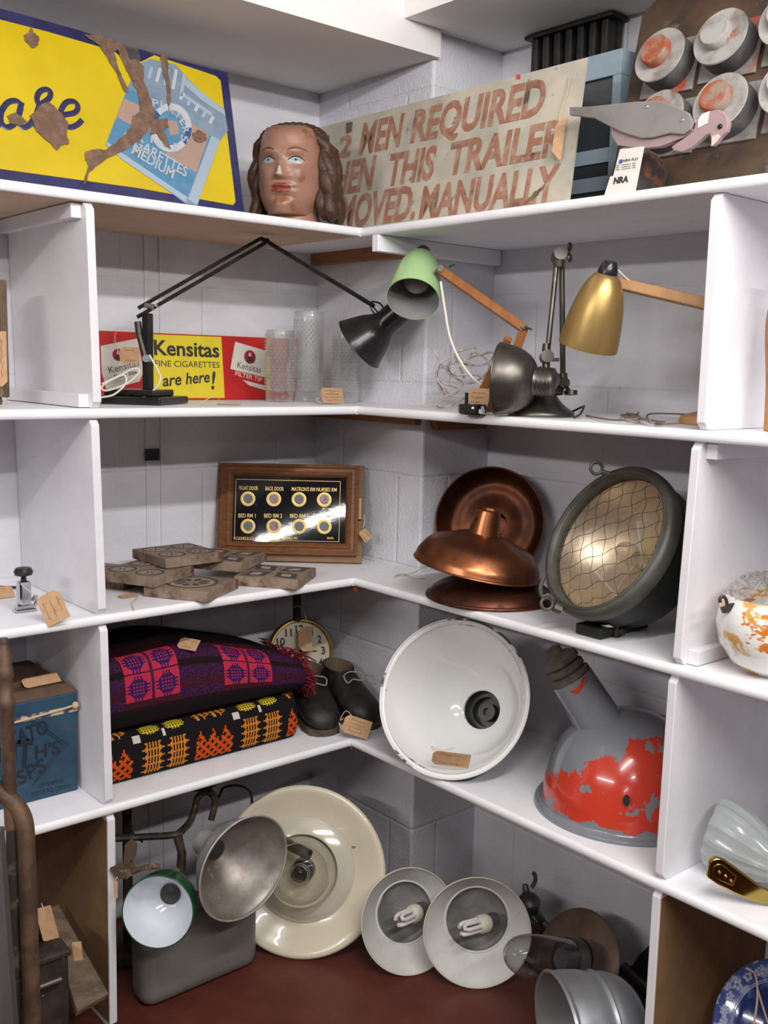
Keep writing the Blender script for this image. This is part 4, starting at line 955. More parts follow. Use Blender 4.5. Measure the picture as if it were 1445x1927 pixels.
f0 = uvp(t, 413, 1040); f1 = uvp(t, 672, 1046); f2 = uvp(t, 412, 873); f3 = uvp(t, 671, 876)
fx0, fx1, fy0, fy1 = f0[0], f1[0], (f0[1]+f1[1])/2, Y1-.002
g0 = uvp(t, 437, 1018); g1 = uvp(t, 649, 1018); g2 = uvp(t, 437, 895)
gx0, gx1, gy0, gy1 = g0[0], g1[0], g0[1], g2[1]
def frame_bar(a, b, c, d, name='frame_bar'):   # a,b outer ; d,c inner
    mb = MB(); steps = [(0, .016), (.22, .020), (.30, .016), (.55, .018), (.62, .022), (.8, .018), (1, .008)]
    vs = []
    for s, z in steps:
        for p, q in ((a, d), (b, c)): vs.append((p[0]+(q[0]-p[0])*s, p[1]+(q[1]-p[1])*s, z))
    n = len(steps); fs = [(2*i, 2*i+1, 2*i+3, 2*i+2) for i in range(n-1)]
    b0 = len(vs); vs += [(*a, -.0015), (*b, -.0015), (*c, -.0015), (*d, -.0015)]
    fs += [(b0, b0+1, 1, 0), (b0+1, b0+2, 2*n-1, *[2*i+1 for i in range(n-2, -1, -1)]), (b0+2, b0+3, 2*n-2, 2*n-1), (b0+3, b0, *[2*i for i in range(n)]), (b0, b0+3, b0+2, b0+1)]
    mb.add(vs, fs); mb.build(name, OAK, t, smooth=0)
A, B, C_, D_ = (fx0, fy0), (fx1, fy0), (fx1, fy1), (fx0, fy1); a_, b_, c_, d_ = (gx0, gy0), (gx1, gy0), (gx1, gy1), (gx0, gy1)
for p in ((A, B, b_, a_), (B, C_, c_, b_), (C_, D_, d_, c_), (D_, A, a_, d_)): frame_bar(*p)
mb = MB(); mb.box2((gx0-.001, gy0-.001, .0), (gx1+.001, gy1+.001, .004)); pn = mb.build('black_panel', mat('black back painted glass', (.010, .010, .012), .04, col2=(.05, .05, .055), scale=22, lo=.62, hi=.72, coat=.6, bump=.05, bs=11), t, smooth=0)
GILT = mat('gilt paint', (.80, .58, .20), .35, .3)
mb = MB(); i_ = uvp(t, 441, 1015); j_ = uvp(t, 641, 907)
for a, b in (((i_[0], j_[1]), (j_[0], j_[1]+.0012)), ((i_[0], i_[1]), (i_[0]+.0012, j_[1])), ((j_[0]-.0012, i_[1]), (j_[0], j_[1])), ((i_[0], i_[1]-.0006), (j_[0], i_[1]+.0004))): mb.box2((*a, .0042), (*b, .0046))
mb.build('gilt_line', GILT, pn, smooth=0)
mb = MB(); E2 = dict(k=3.44, off=(380, 820), z=.0046, bold=.012)
for s, a, b, h in (('FRONT DOOR', (240, 350), (364, 352), 24), ('BACK DOOR', (412, 354), (530, 357), 24), ("MATRON'S RM", (582, 357), (732, 360), 24), ('NURSES RM', (742, 360), (872, 362), 24),
                   ('BED RM 1', (237, 529), (348, 530), 25), ('BED RM 2', (403, 530), (520, 531), 25), ('BED RM 3', (571, 531), (690, 533), 25), ('BED RM 4', (736, 533), (850, 535), 25),
                   ('D.T.JONES & CO.', (207, 668), (340, 670), 14), ('6 RUSSELL RD', (505, 669), (620, 670), 14), ('RHYL', (812, 670), (854, 670), 14)):
    txt(mb, t, s, a, b, h, **E2)
mb.build('lettering', GILT, pn, smooth=0)
RSTO = mat('rosy foil disc', (.30, .23, .24), .35, .4, col2=(.17, .10, .11), scale=260, lo=.48, hi=.55)
GRYD = mat('grey flag disc', (.13, .14, .15), .3)
for r_ in range(2):
    for c in range(4):
        px = 380+[(299, 466, 629, 792), (299, 466, 630, 792)][r_][c]/3.44; py = 820+[(409, 411, 413, 415), (586, 586, 588, 589)][r_][c]/3.44
        e = uvp(t, px, py); T = Matrix.Translation(V((e[0], e[1], .0042)))
        mb = MB(); R = .0183; mb.lathe([(R*.66, 0), (R*.66, .001), (R*.74, .0012), (R*.76, .0006), (R*.84, .0006), (R*.86, .0012), (R, .001), (R, 0)], T, 40); rg = mb.build('indicator_ring', GILT, pn)
        mb = MB(); mb.lathe([(0, .0004), (R*.655, .0004), (R*.655, 0)], T, 32); mb.build('indicator_disc', RSTO if (r_, c) in ((0, 1), (0, 3), (1, 1)) else GRYD, rg)
mb = MB(); mb.box2((fx1+.001, (fy0+fy1)*.42, .002), (fx1+.008, (fy0+fy1)*.62, .012)); mb.build('hinge', mat('aged brass', (.22, .16, .07), .45, .8), t, smooth=0)
w = WM[t]; h0 = w @ V((fx1+.004, (fy0+fy1)*.60, .014)); o = near(672, 998, h0)
price_tag(near(674, 1003, h0-_fw*.012), (CR*.55-CU*.75), (CR*.78+CU*.62), .030, .022, 'small kraft tag hanging from the right side of the bell board', [near(685, 968, h0-_fw*.01), near(686, 980, h0-_fw*.01), near(683, 992, h0-_fw*.01)], lines=2)
# ---- copper shades
COP = mat('tarnished copper', (.34, .125, .052), .28, .95, col2=(.13, .048, .028), scale=15, lo=.42, hi=.64, col3=(.10, .045, .05), scale3=6, lo3=.58, hi3=.74, rough2=.5, bump=.05)
COPD = mat('burnt copper', (.15, .050, .030), .42, .85, col2=(.045, .020, .016), scale=16, lo=.45, hi=.62, col3=(.20, .17, .14), scale3=14, lo3=.68, hi3=.75, rough2=.65, bump=.08)
COPIN = mat('dark copper inside', (.16, .050, .022), .45, .8, col2=(.05, .02, .014), scale=12, lo=.4, hi=.66, col3=(.27, .25, .23), scale3=10, lo3=.70, hi3=.76)
def cop(M, r, label, m, neck=True, h=.085, inner=None, low=False):
    t = thing('copper_shade', label, 'lampshade', M, 'copper lampshades')
    pr_ = arc_prof([(r, 0), (r*.99, .006), (r*.95, .022), (r*.80, .048), (r*.58, h*.80), (r*.36, h*.95), (r*.25, h)], 5)
    if low: pr_ = arc_prof([(r, 0), (r*.985, .007), (r*.90, .020), (r*.72, .032), (r*.45, .041), (0.0005, .044)], 5)
    mb = MB(); mb.lathe(pr_, None, 64); mb.lathe([(a-.0014, b-.0008) for a, b in pr_], None, 64); mb.build('dome', [m, inner][:1] if not inner else m, t)
    mb = MB(); mb.torus(r, .0042 if low else .0022, Matrix.Translation(V((0, 0, .002 if low else 0))), 64); mb.build('rim', m, t)
    if inner:
        mb = MB(); mb.lathe([(a-.0022, b-.0016) for a, b in pr_], None, 64); mb.build('inside', inner, t)
    if neck:
        mb = MB(); mb.lathe([(r*.25, h-.001), (r*.235, h+.012), (r*.19, h+.050), (r*.165, h+.052), (r*.16, h+.048), (0, h+.045)], None, 36); nk = mb.build('neck', m, t)
        for k in range(4):
            a = pi/4+k*pi/2; mb = MB(); c = V((r*.216*cos(a), r*.216*sin(a), h+.030)); mb.sphere(c, .004, None, 0, 10, (1, 1, 1)); mb.build('vent_hole', mat('dark hole', (.004, .003, .003), .9), nk)
    return t
Ml, rl = disc2(895, 1122, 112, 24, 90, V((.085, -.345, t3)))
rl = .137; cl = V((.120, -.322, t3+.0028))
cop(Matrix.Translation(cl), rl, 'lower dark copper shade lying rim down on the shelf under another', COPD, neck=False, h=.056, low=True)
M, r = disc2(897, 1072, 111, 22, 282, V((.112, -.330, .95)))
M.translation.z += .006
n = M.col[2].to_3d(); M = frame(M.translation+V((0, 0, .0)), -n if n.z < 0 else n)
cop(M, .137, 'bright copper shade with tapered neck, tilted on top of the lower shade', COP, h=.075)
M, r = disc2(920, 985, 103, 95, 160, V((.27, -.20, 1.0)))
M, r = disc2(920, 985, 104, 101, 200, V((.285, -.175, 1.0)))
n_ = M.col[2]; M.translation.z = max(M.translation.z, t3+.0015+(r+.003)*sqrt(1-n_.z**2)); rot = M @ Matrix.Rotation(pi, 4, 'X')   # opening towards the viewer
cop(rot, r, 'copper shade standing on edge behind, its dark inside facing out', COPD, inner=COPIN, h=.06)
p = at(745, 1083, z=t3+.003)
mb = MB(); mb.tube([p, at(757, 1081, z=t3+.004), at(775, 1079, z=t3+.012), at(792, 1070, z=t3+.02)], .0012, 6, sm=5); mb.tube([at(742, 1086, z=t3+.003), at(755, 1080, z=t3+.003), at(780, 1088, z=t3+.003), at(800, 1089, z=t3+.003)], .0012, 6, sm=5)
solo(mb, 'string', STRING, 'loose end of jute string lying left of the copper shades', 'string', p)
# ---- searchlight
M, r = disc_rest(1146, 1020, 156, 100, 211.5, t3+.030, ext=1.06)
c0 = M.translation.copy()
t = thing('searchlight', 'large round ship searchlight with wired glass and grey green metal rim', 'searchlight', M)
RIMM = mat('grey green worn metal', (.095, .098, .080), .5, .35, col2=(.07, .068, .056), scale=18, bump=.08)
DRUM = mat('shade darkened olive drum paint', (.012, .014, .012), .5, .2, col2=(.018, .018, .016), scale=14)  # drum's shadow put into the base colour; foot and wing nut share it
mb = MB(); mb.lathe(arc_prof([(r*.86, .004), (r*.875, .012), (r*.93, .016), (r*.985, .010), (r*1.0, -.002), (r*.99, -.014)], 5)+[(r*.87, -.014), (r*.86, .004)], None, 72); mb.build('rim', RIMM, t)
mb = MB(); mb.torus(r*.905, .004, Matrix.Translation(V((0, 0, .014))), 72, 8); mb.build('rim_bead', RIMM, t)
mb = MB(); mb.lathe([(r*.955, -.018), (r*.94, -.060), (r*.86, -.075), (r*.82, -.110), (r*.58, -.150), (r*.46, -.165), (0, -.17)], None, 64); mb.build('drum', DRUM, t)
mb = MB(); rf_ = arc_prof([(r*.86, -.010), (r*.74, -.045), (r*.50, -.085), (r*.22, -.108), (0.0005, -.113)], 6); mb.lathe(rf_, None, 64); mb.build('reflector', mat('amber silver reflector', (.70, .60, .47), .36, .85, col2=(.60, .50, .38), scale=7, lo=.4, hi=.7, rough2=.5, bump=.25, bs=14), t)
mb = MB(); mb.sphere((0, 0, -.055), .022, None, 0, 20, (1, 1, 1.4)); mb.tube([(0, 0, -.11), (0, 0, -.075)], [.016, .014], 14); mb.build('bulb', glassy('bulb glass', (.9, .88, .85), .05, .4), t)
gl = MB(); gl.lathe([(0, .012), (r*.4, .010), (r*.7, .005), (r*.865, -.001)], None, 64); gl.build('glass', glassy('searchlight glass', (.93, .90, .85), .03, .22, .12, 12), t)
mb = MB(); rr = random.Random(2)
R_ = r*.855; T45 = Matrix.Rotation(radians(28), 4, 'Z')
for k in range(-4, 5):
    for ax in (0, 1):
        d = k*R_/4.6
        if abs(d) >= R_*.97: continue
        hl = sqrt(R_*R_-d*d); n_ = 14; pts = []
        for i in range(n_+1):
            s = -hl+2*hl*i/n_; w_ = d+.0035*sin(i*1.6+k*2+ax)+.001*rr.random(); q = (s, w_) if ax == 0 else (w_, s)
            pts.append((q[0], q[1], .013-.012*min(1, (q[0]**2+q[1]**2)/R_**2)))
        mb.tube(pts, .00055, 5, M=T45)
mb.build('wire_mesh', mat('dark wire', (.06, .05, .04), .5, .6), t)
def eye(px, py, name='lug_ring', R=.011):
    c = near(px, py, c0); mb = MB(); mb.torus(R, .0032, frame(c, (CAM-c)+CR*.5), 24, 8); return mb
mb = eye(1122, 881); mb.tube([near(1131, 888, c0), near(1146, 892, c0)], .005, 8); mb.build('lug_ring', RIMM, t, world=True)
mb = eye(1029, 1136, R=.011); mb.tube(smooth_path([near(*q, c0) for q in ((1024, 1086), (1017, 1105), (1020, 1122), (1032, 1120), (1040, 1128))]), .004, 8); mb.tube([near(1042, 1142, c0), near(1056, 1148, c0)], .009, 8); mb.build('latch', RIMM, t, world=True)
mb = MB(); mb.tube([near(1240, 1018, c0), near(1262, 1026, c0), near(1275, 1030, c0)], .0035, 8); mb.build('side_bolt', RIMM, t, world=True)
mb = MB(); a = near(1100, 1160, c0)
q1 = at(1085, 1166, z=t3+.0005); mb.box2((c0.x-.05, c0.y-.03, t3+.0006), (c0.x+.10, c0.y+.03, t3+.022)); mb.build('foot', DRUM, t, world=True, smooth=0, bevel=.004)
mb = MB(); fz = at(1160, 1188, z=t3+.012)
for s in (-1, 1): mb.sphere(fz+CR*(.011*s), .010, None, 0, 12, (1, .6, .8))
mb.cyl(fz+V((0, 0, -.011)), fz+V((0, 0, .018)), .006); mb.build('wing_nut', DRUM, t, world=True)
mb = MB(); s_ = M @ V((0, 0, -.04)); e = M.inverted() @ near(1170, 1153, c0); a0 = atan2(e.y, e.x)
mb.lathe([(r*.969, -.052), (r*.969, -.040)], None, 10, 0, a0-.075, a0+.075); mb.build('sticker', mat('white sticker', (.75, .75, .75), .5), t)
# ---- right: marbled glass bowl
p = V((.085, -1.02, t3+.0008)); px_ = at(1440, 1250, z=t3)
c = at(1432, 1205, x=.10); c.y -= .022; t = thing('glass_bowl_shade', 'marbled white and amber glass bowl shade wrapped in clear film', 'lampshade', V((c.x, c.y, t3+.0008)))
R = (1428-1322)/pxm(c)
MARB = mat('marbled glass', (.80, .80, .76), .12, col2=(.66, .38, .10), scale=14, lo=.53, hi=.575, col3=(.60, .19, .02), scale3=19, lo3=.57, hi3=.60, dist=1.2, coat=.6, stretch=(1, 1, 2.0))
mb = MB(); mb.lathe([(0, 0), (R*.45, .002), (R*.72, .018), (R*.93, .048), (R, .082), (R*.95, .110), (R*.85, .128), (R*.80, .128), (R*.88, .105), (R*.92, .08)], None, 64); mb.build('bowl', MARB, t, smooth=60)
mb = MB(); rr = random.Random(9); vs = []; fs = []; n_, k_ = 22, 60
for i in range(n_+1):
    f = i/n_
    for j in range(k_):
        a = 2*pi*j/k_; rad = R*.86*(1-f)+.001; vs.append((rad*cos(a), rad*sin(a), .128+.034*sin(f*pi*.9)+.006*sin(a*9+f*13)*(1-f)+rr.uniform(-.003, .003)))
for i in range(n_):
    for j in range(k_): fs.append((i*k_+j, i*k_+(j+1) % k_, (i+1)*k_+(j+1) % k_, (i+1)*k_+j))
mb.add(vs, fs); mb.build('clear_film', glassy('clear film', (.96, .96, .97), .12, .45, .3, 60), t, smooth=0)
h_ = near(1366, 1146, c-V((.05, .0, 0)))
mb = MB(); mb.tube([near(1369, 1142, h_), near(1366, 1128, h_), near(1360, 1122, h_), near(1355, 1126, h_), near(1355, 1134, h_)], .0028, 8, sm=5)
M_ = frame_xy(near(1370, 1144, h_), CR*.9+CU*.35, CU); mb.box((0, 0, 0), (.022, .010, .010), M_); mb.build('hanging_hook', mat('dark bronze hook', (.06, .05, .045), .45, .7), t, world=True)
mb = MB(); mb.tube([near(*q, c) for q in ((1393, 1094), (1402, 1103), (1412, 1107), (1440, 1110))], .0012, 6, sm=4); mb.tube([near(*q, c) for q in ((1388, 1109), (1398, 1105), (1412, 1107))], .0012, 6, sm=4); mb.build('string', STRING, t, world=True)
# ---- left: chrome corkscrew tool and tags
c = at(46, 1150, z=t3+.0006); c = V((c.x, c.y, t3+.0006)); t = thing('hand_stamp', 'small chrome hand stamp with black knob on the left shelf', 'stamp', c)
CHR = mat('chrome', (.55, .56, .60), .10, 1., col2=(.42, .43, .46), scale=6)
s = 1/pxm(c)
mb = MB(); mb.prism([(-20*s, -.012), (20*s, -.012), (17*s, .016), (-17*s, .016)], 0, .005); mb.prism([(-17*s, -.008), (17*s, -.008), (14*s, .014), (-14*s, .014)], .005, .013); mb.build('base', CHR, t, smooth=0, bevel=.0015)
mb = MB(); mb.box2((-12*s, -.010, .013), (12*s, .012, 58*s)); mb.build('body', CHR, t, smooth=0, bevel=.005)
mb = MB(); mb.lathe([(.006, 58*s), (.005, 66*s), (16*s, 70*s), (18*s, 76*s), (14*s, 83*s), (0, 85*s)], None, 28); mb.build('knob', BLACK, t)
mb = MB(); mb.tube([(14*s, -.002, .02), (22*s, .0, .026), (26*s, .004, .018), (24*s, .01, .006)], .004, 8, sm=4); mb.build('lever', CHR, t)
rf2 = at(92, 1168, z=t3+.004)
price_tag(near(67, 1127, rf2), (CR*.45-CU*.88-_fw*.15), (CR*.95+CU*.22), .060, .046, 'kraft card tag propped to the right of the small chrome stamp', [near(72, 1126, rf2), near(62, 1118, c-_fw*.035), near(40, 1100, c-_fw*.035)], lines=3)
price_tag(at(-22, 1130, z=t3+.001), V((.85, -.05, .02)), V((.1, .75, .5)), .055, .034, 'kraft card tag at the left edge beyond the chrome stamp', lines=0)
mb = MB(); mb.tube([at(-40, 1102, z=t3+.0035), at(18, 1104, z=t3+.0035), at(38, 1104, z=t3+.0035)], .0018, 6); mb.tube([at(-40, 1104, z=t3+.0035), at(18, 1106, z=t3+.0035), at(38, 1107, z=t3+.0035)], .0018, 6); solo(mb, 'metal_skewers', mat('dark wire', (.06, .05, .04), .5, .6), 'two thin dark metal rods lying behind the chrome stamp', 'rods', at(-10, 1100, z=t3+.001))
# ---- left compartment above: wooden block with tag
c = at(-12, 750, z=t2+.0006)
bxr = at(20, 700, y=.17)
t = thing('wooden_block', 'dark old wooden printing block standing at the far left with a card tag', 'wooden block', V((bxr.x-.07, .20, t2+.0006)))
OLDW = mat('old dark wood', (.13, .085, .05), .8, col2=(.06, .04, .025), scale=20, stretch=(2, 2, .5), bump=.4, col3=(.25, .19, .10), scale3=14, lo3=.6, hi3=.7)
hz = at(5, 527, y=.17).z-t2
mb = MB(); mb.box2((-.06, -.03, .014), (.068, .03, hz)); mb.build('block', OLDW, t, smooth=0, bevel=.003)
for x in (-.05, .048):
    mb = MB(); mb.lathe([(0, 0), (.009, 0), (.011, .007), (.009, .0135), (0, .0135)], Matrix.Translation(V((x, -.012, 0))), 20); mb.build('foot', OLDW, t)
w = WM[t]
price_tag(w @ V((.062, -.0335, .035)), V((0, 0, 1)), V((-1, 0, 0)), .105, .05, 'pink brown card tag on the front of the old wooden block', lines=5)
# ---- right compartment above: turned wooden object at the edge
c = at(1478, 812, z=t2); t = thing('wooden_vase', 'orange turned wooden vase just showing at the right edge', 'vase', V((.10, at(1464, 640, x=.10).y, t2+.0022)))
mb = MB(); rr_ = (1462-1437)/pxm(V((.1, -1.05, 1.45)))
mb.lathe(arc_prof([(0.0005, 0), (rr_*.55, .0001), (rr_*.6, .02), (rr_*.7, .08), (rr_, .15), (rr_*.98, .19), (rr_*.6, .235), (rr_*.5, .25)], 5)+[(rr_*.4, .25), (0.0005, .2)], None, 40); mb.build('body', mat('orange turned wood', (.40, .17, .04), .45, col2=(.30, .12, .03), scale=14, stretch=(1, 1, 3)), t)
mb = MB(); mb.torus(rr_*.55, .004, Matrix.Translation(V((0, 0, .25))), 32, 8); mb.build('rim', mat('orange turned wood', (.40, .17, .04)), t)
# ================================================================== BLANKET SHELF
WOOL = dict(rough=.95, bump=.5, bs=500, spec=.15)
BLACKW = mat('black wool', (.010, .008, .009), **WOOL)
ORED = mat('red orange wool', (.60, .085, .008), col2=(.50, .065, .006), scale=200, **WOOL)
OYEL = mat('amber wool', (.62, .23, .025), col2=(.52, .18, .02), scale=200, **WOOL)
LEM = mat('yellow wool', (.56, .43, .02), **WOOL)
CRW = mat('cream wool', (.58, .53, .48), **WOOL)
PNK = mat('crimson pink wool', (.50, .026, .060), col2=(.40, .022, .05), scale=200, **WOOL)
PUR = mat('deep violet wool', (.034, .012, .080), **WOOL)
MRN = mat('maroon wool', (.095, .014, .020), col2=(.065, .012, .02), scale=150, **WOOL)
DPL = mat('dark plum wool', (.020, .006, .012), **WOOL)
def blanket(x0, x1, yf, yb, zb, zt, mats, fn, du=.0042, dv=.0042, bulge=.0, wave=0., seed=1, top_drop=0.):
    """closed folded bundle; fn(c, r) gives the colour index of a stitch cell: c along x, r up the rounded front and over the top"""
    h = zt-zb; rr = random.Random(seed)
    prof = []; R = h*.46
    prof.append((yf+R*.55, zb))
    for k in range(15):
        a = -pi/2+pi*k/14; prof.append((yf+R*.55-(R*.55+bulge)*cos(a), zb+h/2+(h/2)*sin(a)))
    prof += [(yf+(yb-yf)*.4, zt+.006), (yf+(yb-yf)*.75, zt+.004), (yb-.015, zt-.004), (yb, zt-.02)]
    P_ = [V((0, a, b)) for a, b in prof]; L = [0]
    for a, b in zip(P_, P_[1:]): L.append(L[-1]+(b-a).length)
    nv = int(L[-1]/dv); nu = int((x1-x0)/du)
    def pos(s):
        s = min(max(s, 0), L[-1]-1e-6)
        for i in range(len(L)-1):
            if L[i+1] >= s and L[i+1] > L[i]: return P_[i].lerp(P_[i+1], (s-L[i])/(L[i+1]-L[i]))
    rows = [pos(L[-1]*j/nv) for j in range(nv+1)]
    mb = MB(); vs = []; fs = []
    cy, cz = yf+R, zb+h*.5
    for i in range(nu+1):
        x = x0+(x1-x0)*i/nu; e = min((x-x0), (x1-x))/.03; k = 1 if e > 1 else sqrt(max(0, 1-(1-e)**2))*.30+.70
        for j, p in enumerate(rows):
            f = max(0, (p.z-zb)/h)
            w = wave*sin(x*9+seed)*f+wave*.5*sin(x*23+f*4)*f
            z = zb+(p.z-zb)*(1-.22*(1-k))-top_drop*f*max(0, (x-x0)/(x1-x0)-.35)**1.6*2.0
            y = p.y+(1-k)*.02
            vs.append((x, y+w*.4, max(zb+.0002, z+w*(1 if f > .5 else f*2))))
    m_ = nv+1
    for i in range(nu):
        for j in range(nv):
            fs.append((i*m_+j, (i+1)*m_+j, (i+1)*m_+j+1, i*m_+j+1)); mb.m.append(fn(i, j, nv))
    mb.v = [V(v) for v in vs]; mb.f = list(fs)
    mb.f += [tuple(i*m_ for i in range(nu, -1, -1))[:0] or (0, nu*m_, nu*m_+nv, nv)]; mb.m.append(0)
    mb.f += [tuple(range(m_-1, -1, -1)), tuple(nu*m_+j for j in range(m_))]; mb.m += [0, 0]
    return mb
def low_pat(c, r, nv):
    c = (c+6) % 70; r -= 5
    if r < 0: return 0
    if c < 29:
        top = 21-2*(abs(c % 9-4))+(c % 2)*0
        if r < top and 0 < c < 28:
            d = min(abs((c+o_) % 6-3)+abs((r+o_) % 6-3) for o_ in (0, 3))
            return 0 if d <= 1 else 1
        if 28 <= r < 36 and 1 < c < 27: return 2 if (r % 3 == 0 or c % 4 < 2) and (r > 30 or (c // 3) % 2) else 0
        return 0
    if 23 <= r < 28 and 29 <= c < 34: return 4
    if 24 <= r < 29 and c in (49, 50): return 4
    for c0 in (41, 58):
        d = c-c0
        if abs(d) <= 7:
            k = r % 5
            if r < 22:
                w = (3, 5, 7, 5, 3)[k]
                if (abs(d) <= 4 and d % 2 == 0) or (k in (1, 2, 3) and abs(d) <= w and (k == 2 or d % 2 == 0 or abs(d) == w)): return 2
            elif 27 <= r < 36:
                w = (2, 5, 7, 5, 7, 5, 7, 4, 2)[r-27]
                if abs(d) <= w and (d % 2 == 0 or r % 2 == 0): return 3
    return 0
def up_pat(c, r, nv):
    c = (c+50) % 68; q = r-18
    if q < 0: return (4 if (r+c) % 3 else 0) if r < 9 or r > 14 else 0
    if q > 50: return 0 if c > 37 or q > 68 else (4 if (c+r) % 2 else 0)
    if q > 40: return (3 if (c+r) % 3 == 0 else 4) if c < 37 else 0
    if c < 36:
        if q < 4 or q > 36: return 3 if (c+r) % 2 else 4
        s = q-4
        if s in (16,) or c in (17, 18): return 3 if (c+r) % 2 else 2
        s = s if s < 16 else s-17
        a = c if c < 17 else c-19
        dx, dy = abs(a-8), abs(s-7)
        if dx <= 5 and dy <= 5 and dx+dy <= 8: return 1 if dx in (1, 3) and dy in (1, 3) else 2
        if (dx in (0, 2) and dy <= 7) or (dy in (0, 2) and dx <= 7): return 2
        return 1
    if 18 < q < 23: return 4 if q == 21 else 0
    k = (c+(2 if (r//2) % 2 else 0)) % 5
    return 2 if k < 2 and (q//6) % 2 == 0 or (k == 3 and q % 6 > 2) else (3 if (c+r) % 2 else 4)
def old_low(c, r, nv):
    c = (c+4) % 48; r -= 4
    if r < 0: return 0
    if c < 19:      # red lattice block with a stepped top, amber lattice above
        a = c
        if r < 14+(2 if (a//2) % 3 == 1 else 0):
            q, s = a % 6-2.5, (r+(3 if (a//6) % 2 else 0)) % 6-2.5
            return 0 if abs(q)+abs(s) < 2.2 or a > 17 else 1
        if 20 <= r < 26: return 2 if (r in (21, 23, 25) or (a % 3 == 0) or (r == 20 and a % 4 < 2)) and a < 17 else 0
        return 0
    if 16 <= r < 20 and 19 <= c < 23: return 4
    if 17 <= r < 21 and c in (34, 35): return 4
    for c0 in (28, 40):
        d = c-c0
        if abs(d) <= 6:
            if r < 16:
                w = (3, 5, 6, 5)[r % 4]
                if abs(d) <= w and not (abs(d) in (1, 3) and r % 4 != 1) and not (r == 15 and abs(d) > 2): return 2
            elif 20 <= r < 26:
                w = (3, 5, 4, 6, 4, 3)[r-20]
                if abs(d) <= w and not (d % 2 == 0 and r % 2): return 3
    return 0
def old_up(c, r, nv):
    c = (c+34) % 48; q = r-14
    if q < 0: return (4 if (r+c) % 3 else 3) if r < 6 or r > 9 else 0
    if q > 38: return 0 if (c % 48) > 26 or q > 52 else (3 if (c+r) % 2 else 4)
    if q > 30: return (3 if (c+r) % 2 else 4) if c < 26 else 0
    if c < 25:
        if q in (15,): return 3
        s = q if q < 15 else q-16
        if s < 0 or s > 14: return 3 if (c+r) % 2 else 4
        a = c % 12.5; a = c if c < 12 else c-13
        if c == 12: return 3
        dx, dy = abs(a-6), abs(s-7)
        if dx <= 4 and dy <= 4 and not (dx+dy > 6): 
            return 1 if (dx in (1, ) and dy in (1, 3)) or (dx == 3 and dy == 1) else 2
        if (dx in (0, 2) and dy <= 7) or (dy in (0, 2) and dx <= 6): return 2
        return 1
    if 13 < q < 17: return 4 if q == 15 else 0
    k = (c*2+r) % 4
    return 2 if ((c//3+q//3) % 2 and k < 2) else (3 if k != 1 else 4)
zb0 = t4+.0008
lo = blanket(-.605, -.098, .075, .365, zb0, zb0+.104, None, low_pat, .0035, .0034, wave=.0015, seed=2)
t = thing('folded_blanket', 'folded black wool blanket with orange, amber and yellow tapestry pattern, underneath', 'blanket', V((-.345, .22, zb0)), 'folded tapestry blankets')
lo.build('cloth', [BLACKW, ORED, OYEL, LEM, CRW], t, world=True, fix=True, smooth=60)
zu = zb0+.1115
upb = blanket(-.605, -.075, .075, .365, zu, zu+.150, None, up_pat, .0035, .0036, wave=.004, seed=5, top_drop=.075)
t = thing('folded_blanket', 'folded purple, crimson and black checked wool blanket with red fringe, on top', 'blanket', V((-.345, .22, zu)), 'folded tapestry blankets')
upb.build('cloth', [BLACKW, PNK, PUR, MRN, DPL], t, world=True, fix=True, smooth=60)
mb = MB(); rr = random.Random(11)
for i in range(230):
    f = rr.random(); z = zu+.008+f*.085; y = .078+.02*abs(f-.5)+rr.random()*.17*(1 if f > .55 else .55)
    if f > .85: z = zu+.080+rr.random()*.012; y = .08+rr.random()*.2
    L_ = .022+.018*rr.random(); x = -.080
    p = [V((x, y, z)), V((x+L_*.5, y-.006+.012*rr.random(), z-.002-.010*rr.random())), V((x+L_, y-.012+.020*rr.random(), max(zu-.06, z-.010-.035*rr.random())))]
    mb.tube(p, .0014, 4, rr.random() < .28 and 1 or 0, sm=2)
tagp(mb.build('fringe', [mat('red fringe wool', (.24, .018, .028), **WOOL), MRN], t, world=True), kind='stuff')
o = at(292, 1228, y=.14)
p = V((-.41, .115, zu+.163)); 
price_tag(near(331, 1219, p), CR*.95-CU*.16-_fw*.1, CU*.55+_fw*.80+CR*.1, .044, .036, 'kraft card tag with white string lying on top of the upper blanket', [near(331, 1228, p), near(310, 1229, p), near(292, 1241, p-_fw*.01), near(262, 1247, p-_fw*.02)], lines=2)
# ---- station clock
cr = V((.0, .33, .74)); M, r = disc2(566, 1227, 62, 60, 0, cr)
t = thing('wall_clock', 'round cream faced clock in brass rim on a hanging pole behind the blankets', 'clock', M)
BRS = mat('aged brass rim', (.33, .23, .07), .35, .9, col2=(.22, .15, .05), scale=20)
mb = MB(); mb.lathe([(r*.90, .004), (r*.93, .010), (r*.98, .010), (r*1.02, .004), (r*1.02, -.012), (r*.97, -.016), (r*.90, -.002), (r*.90, .004)], None, 64); mb.build('rim', BRS, t)
mb = MB(); mb.lathe([(0, 0), (r*.91, 0), (r*.91, -.003), (0, -.003)], None, 56); mb.build('dial', mat('cream dial', (.60, .53, .42), .5, col2=(.52, .45, .34), scale=6), t)
T = Matrix.Translation(V((-r*.22, .003, -.06)))
mb = MB(); mb.lathe([(r*.98, .0435), (r*1.0, .036), (r*.98, .0), (r*.9, -.004), (0, -.004)], T, 56); mb.build('rear_case', mat('cream case', (.36, .31, .22), .5, col2=(.28, .24, .17), scale=10), t)
up_l = (WM[t].inverted().to_3x3() @ V((0, 0, 1))); ua = atan2(up_l.y, up_l.x)
mb = MB()
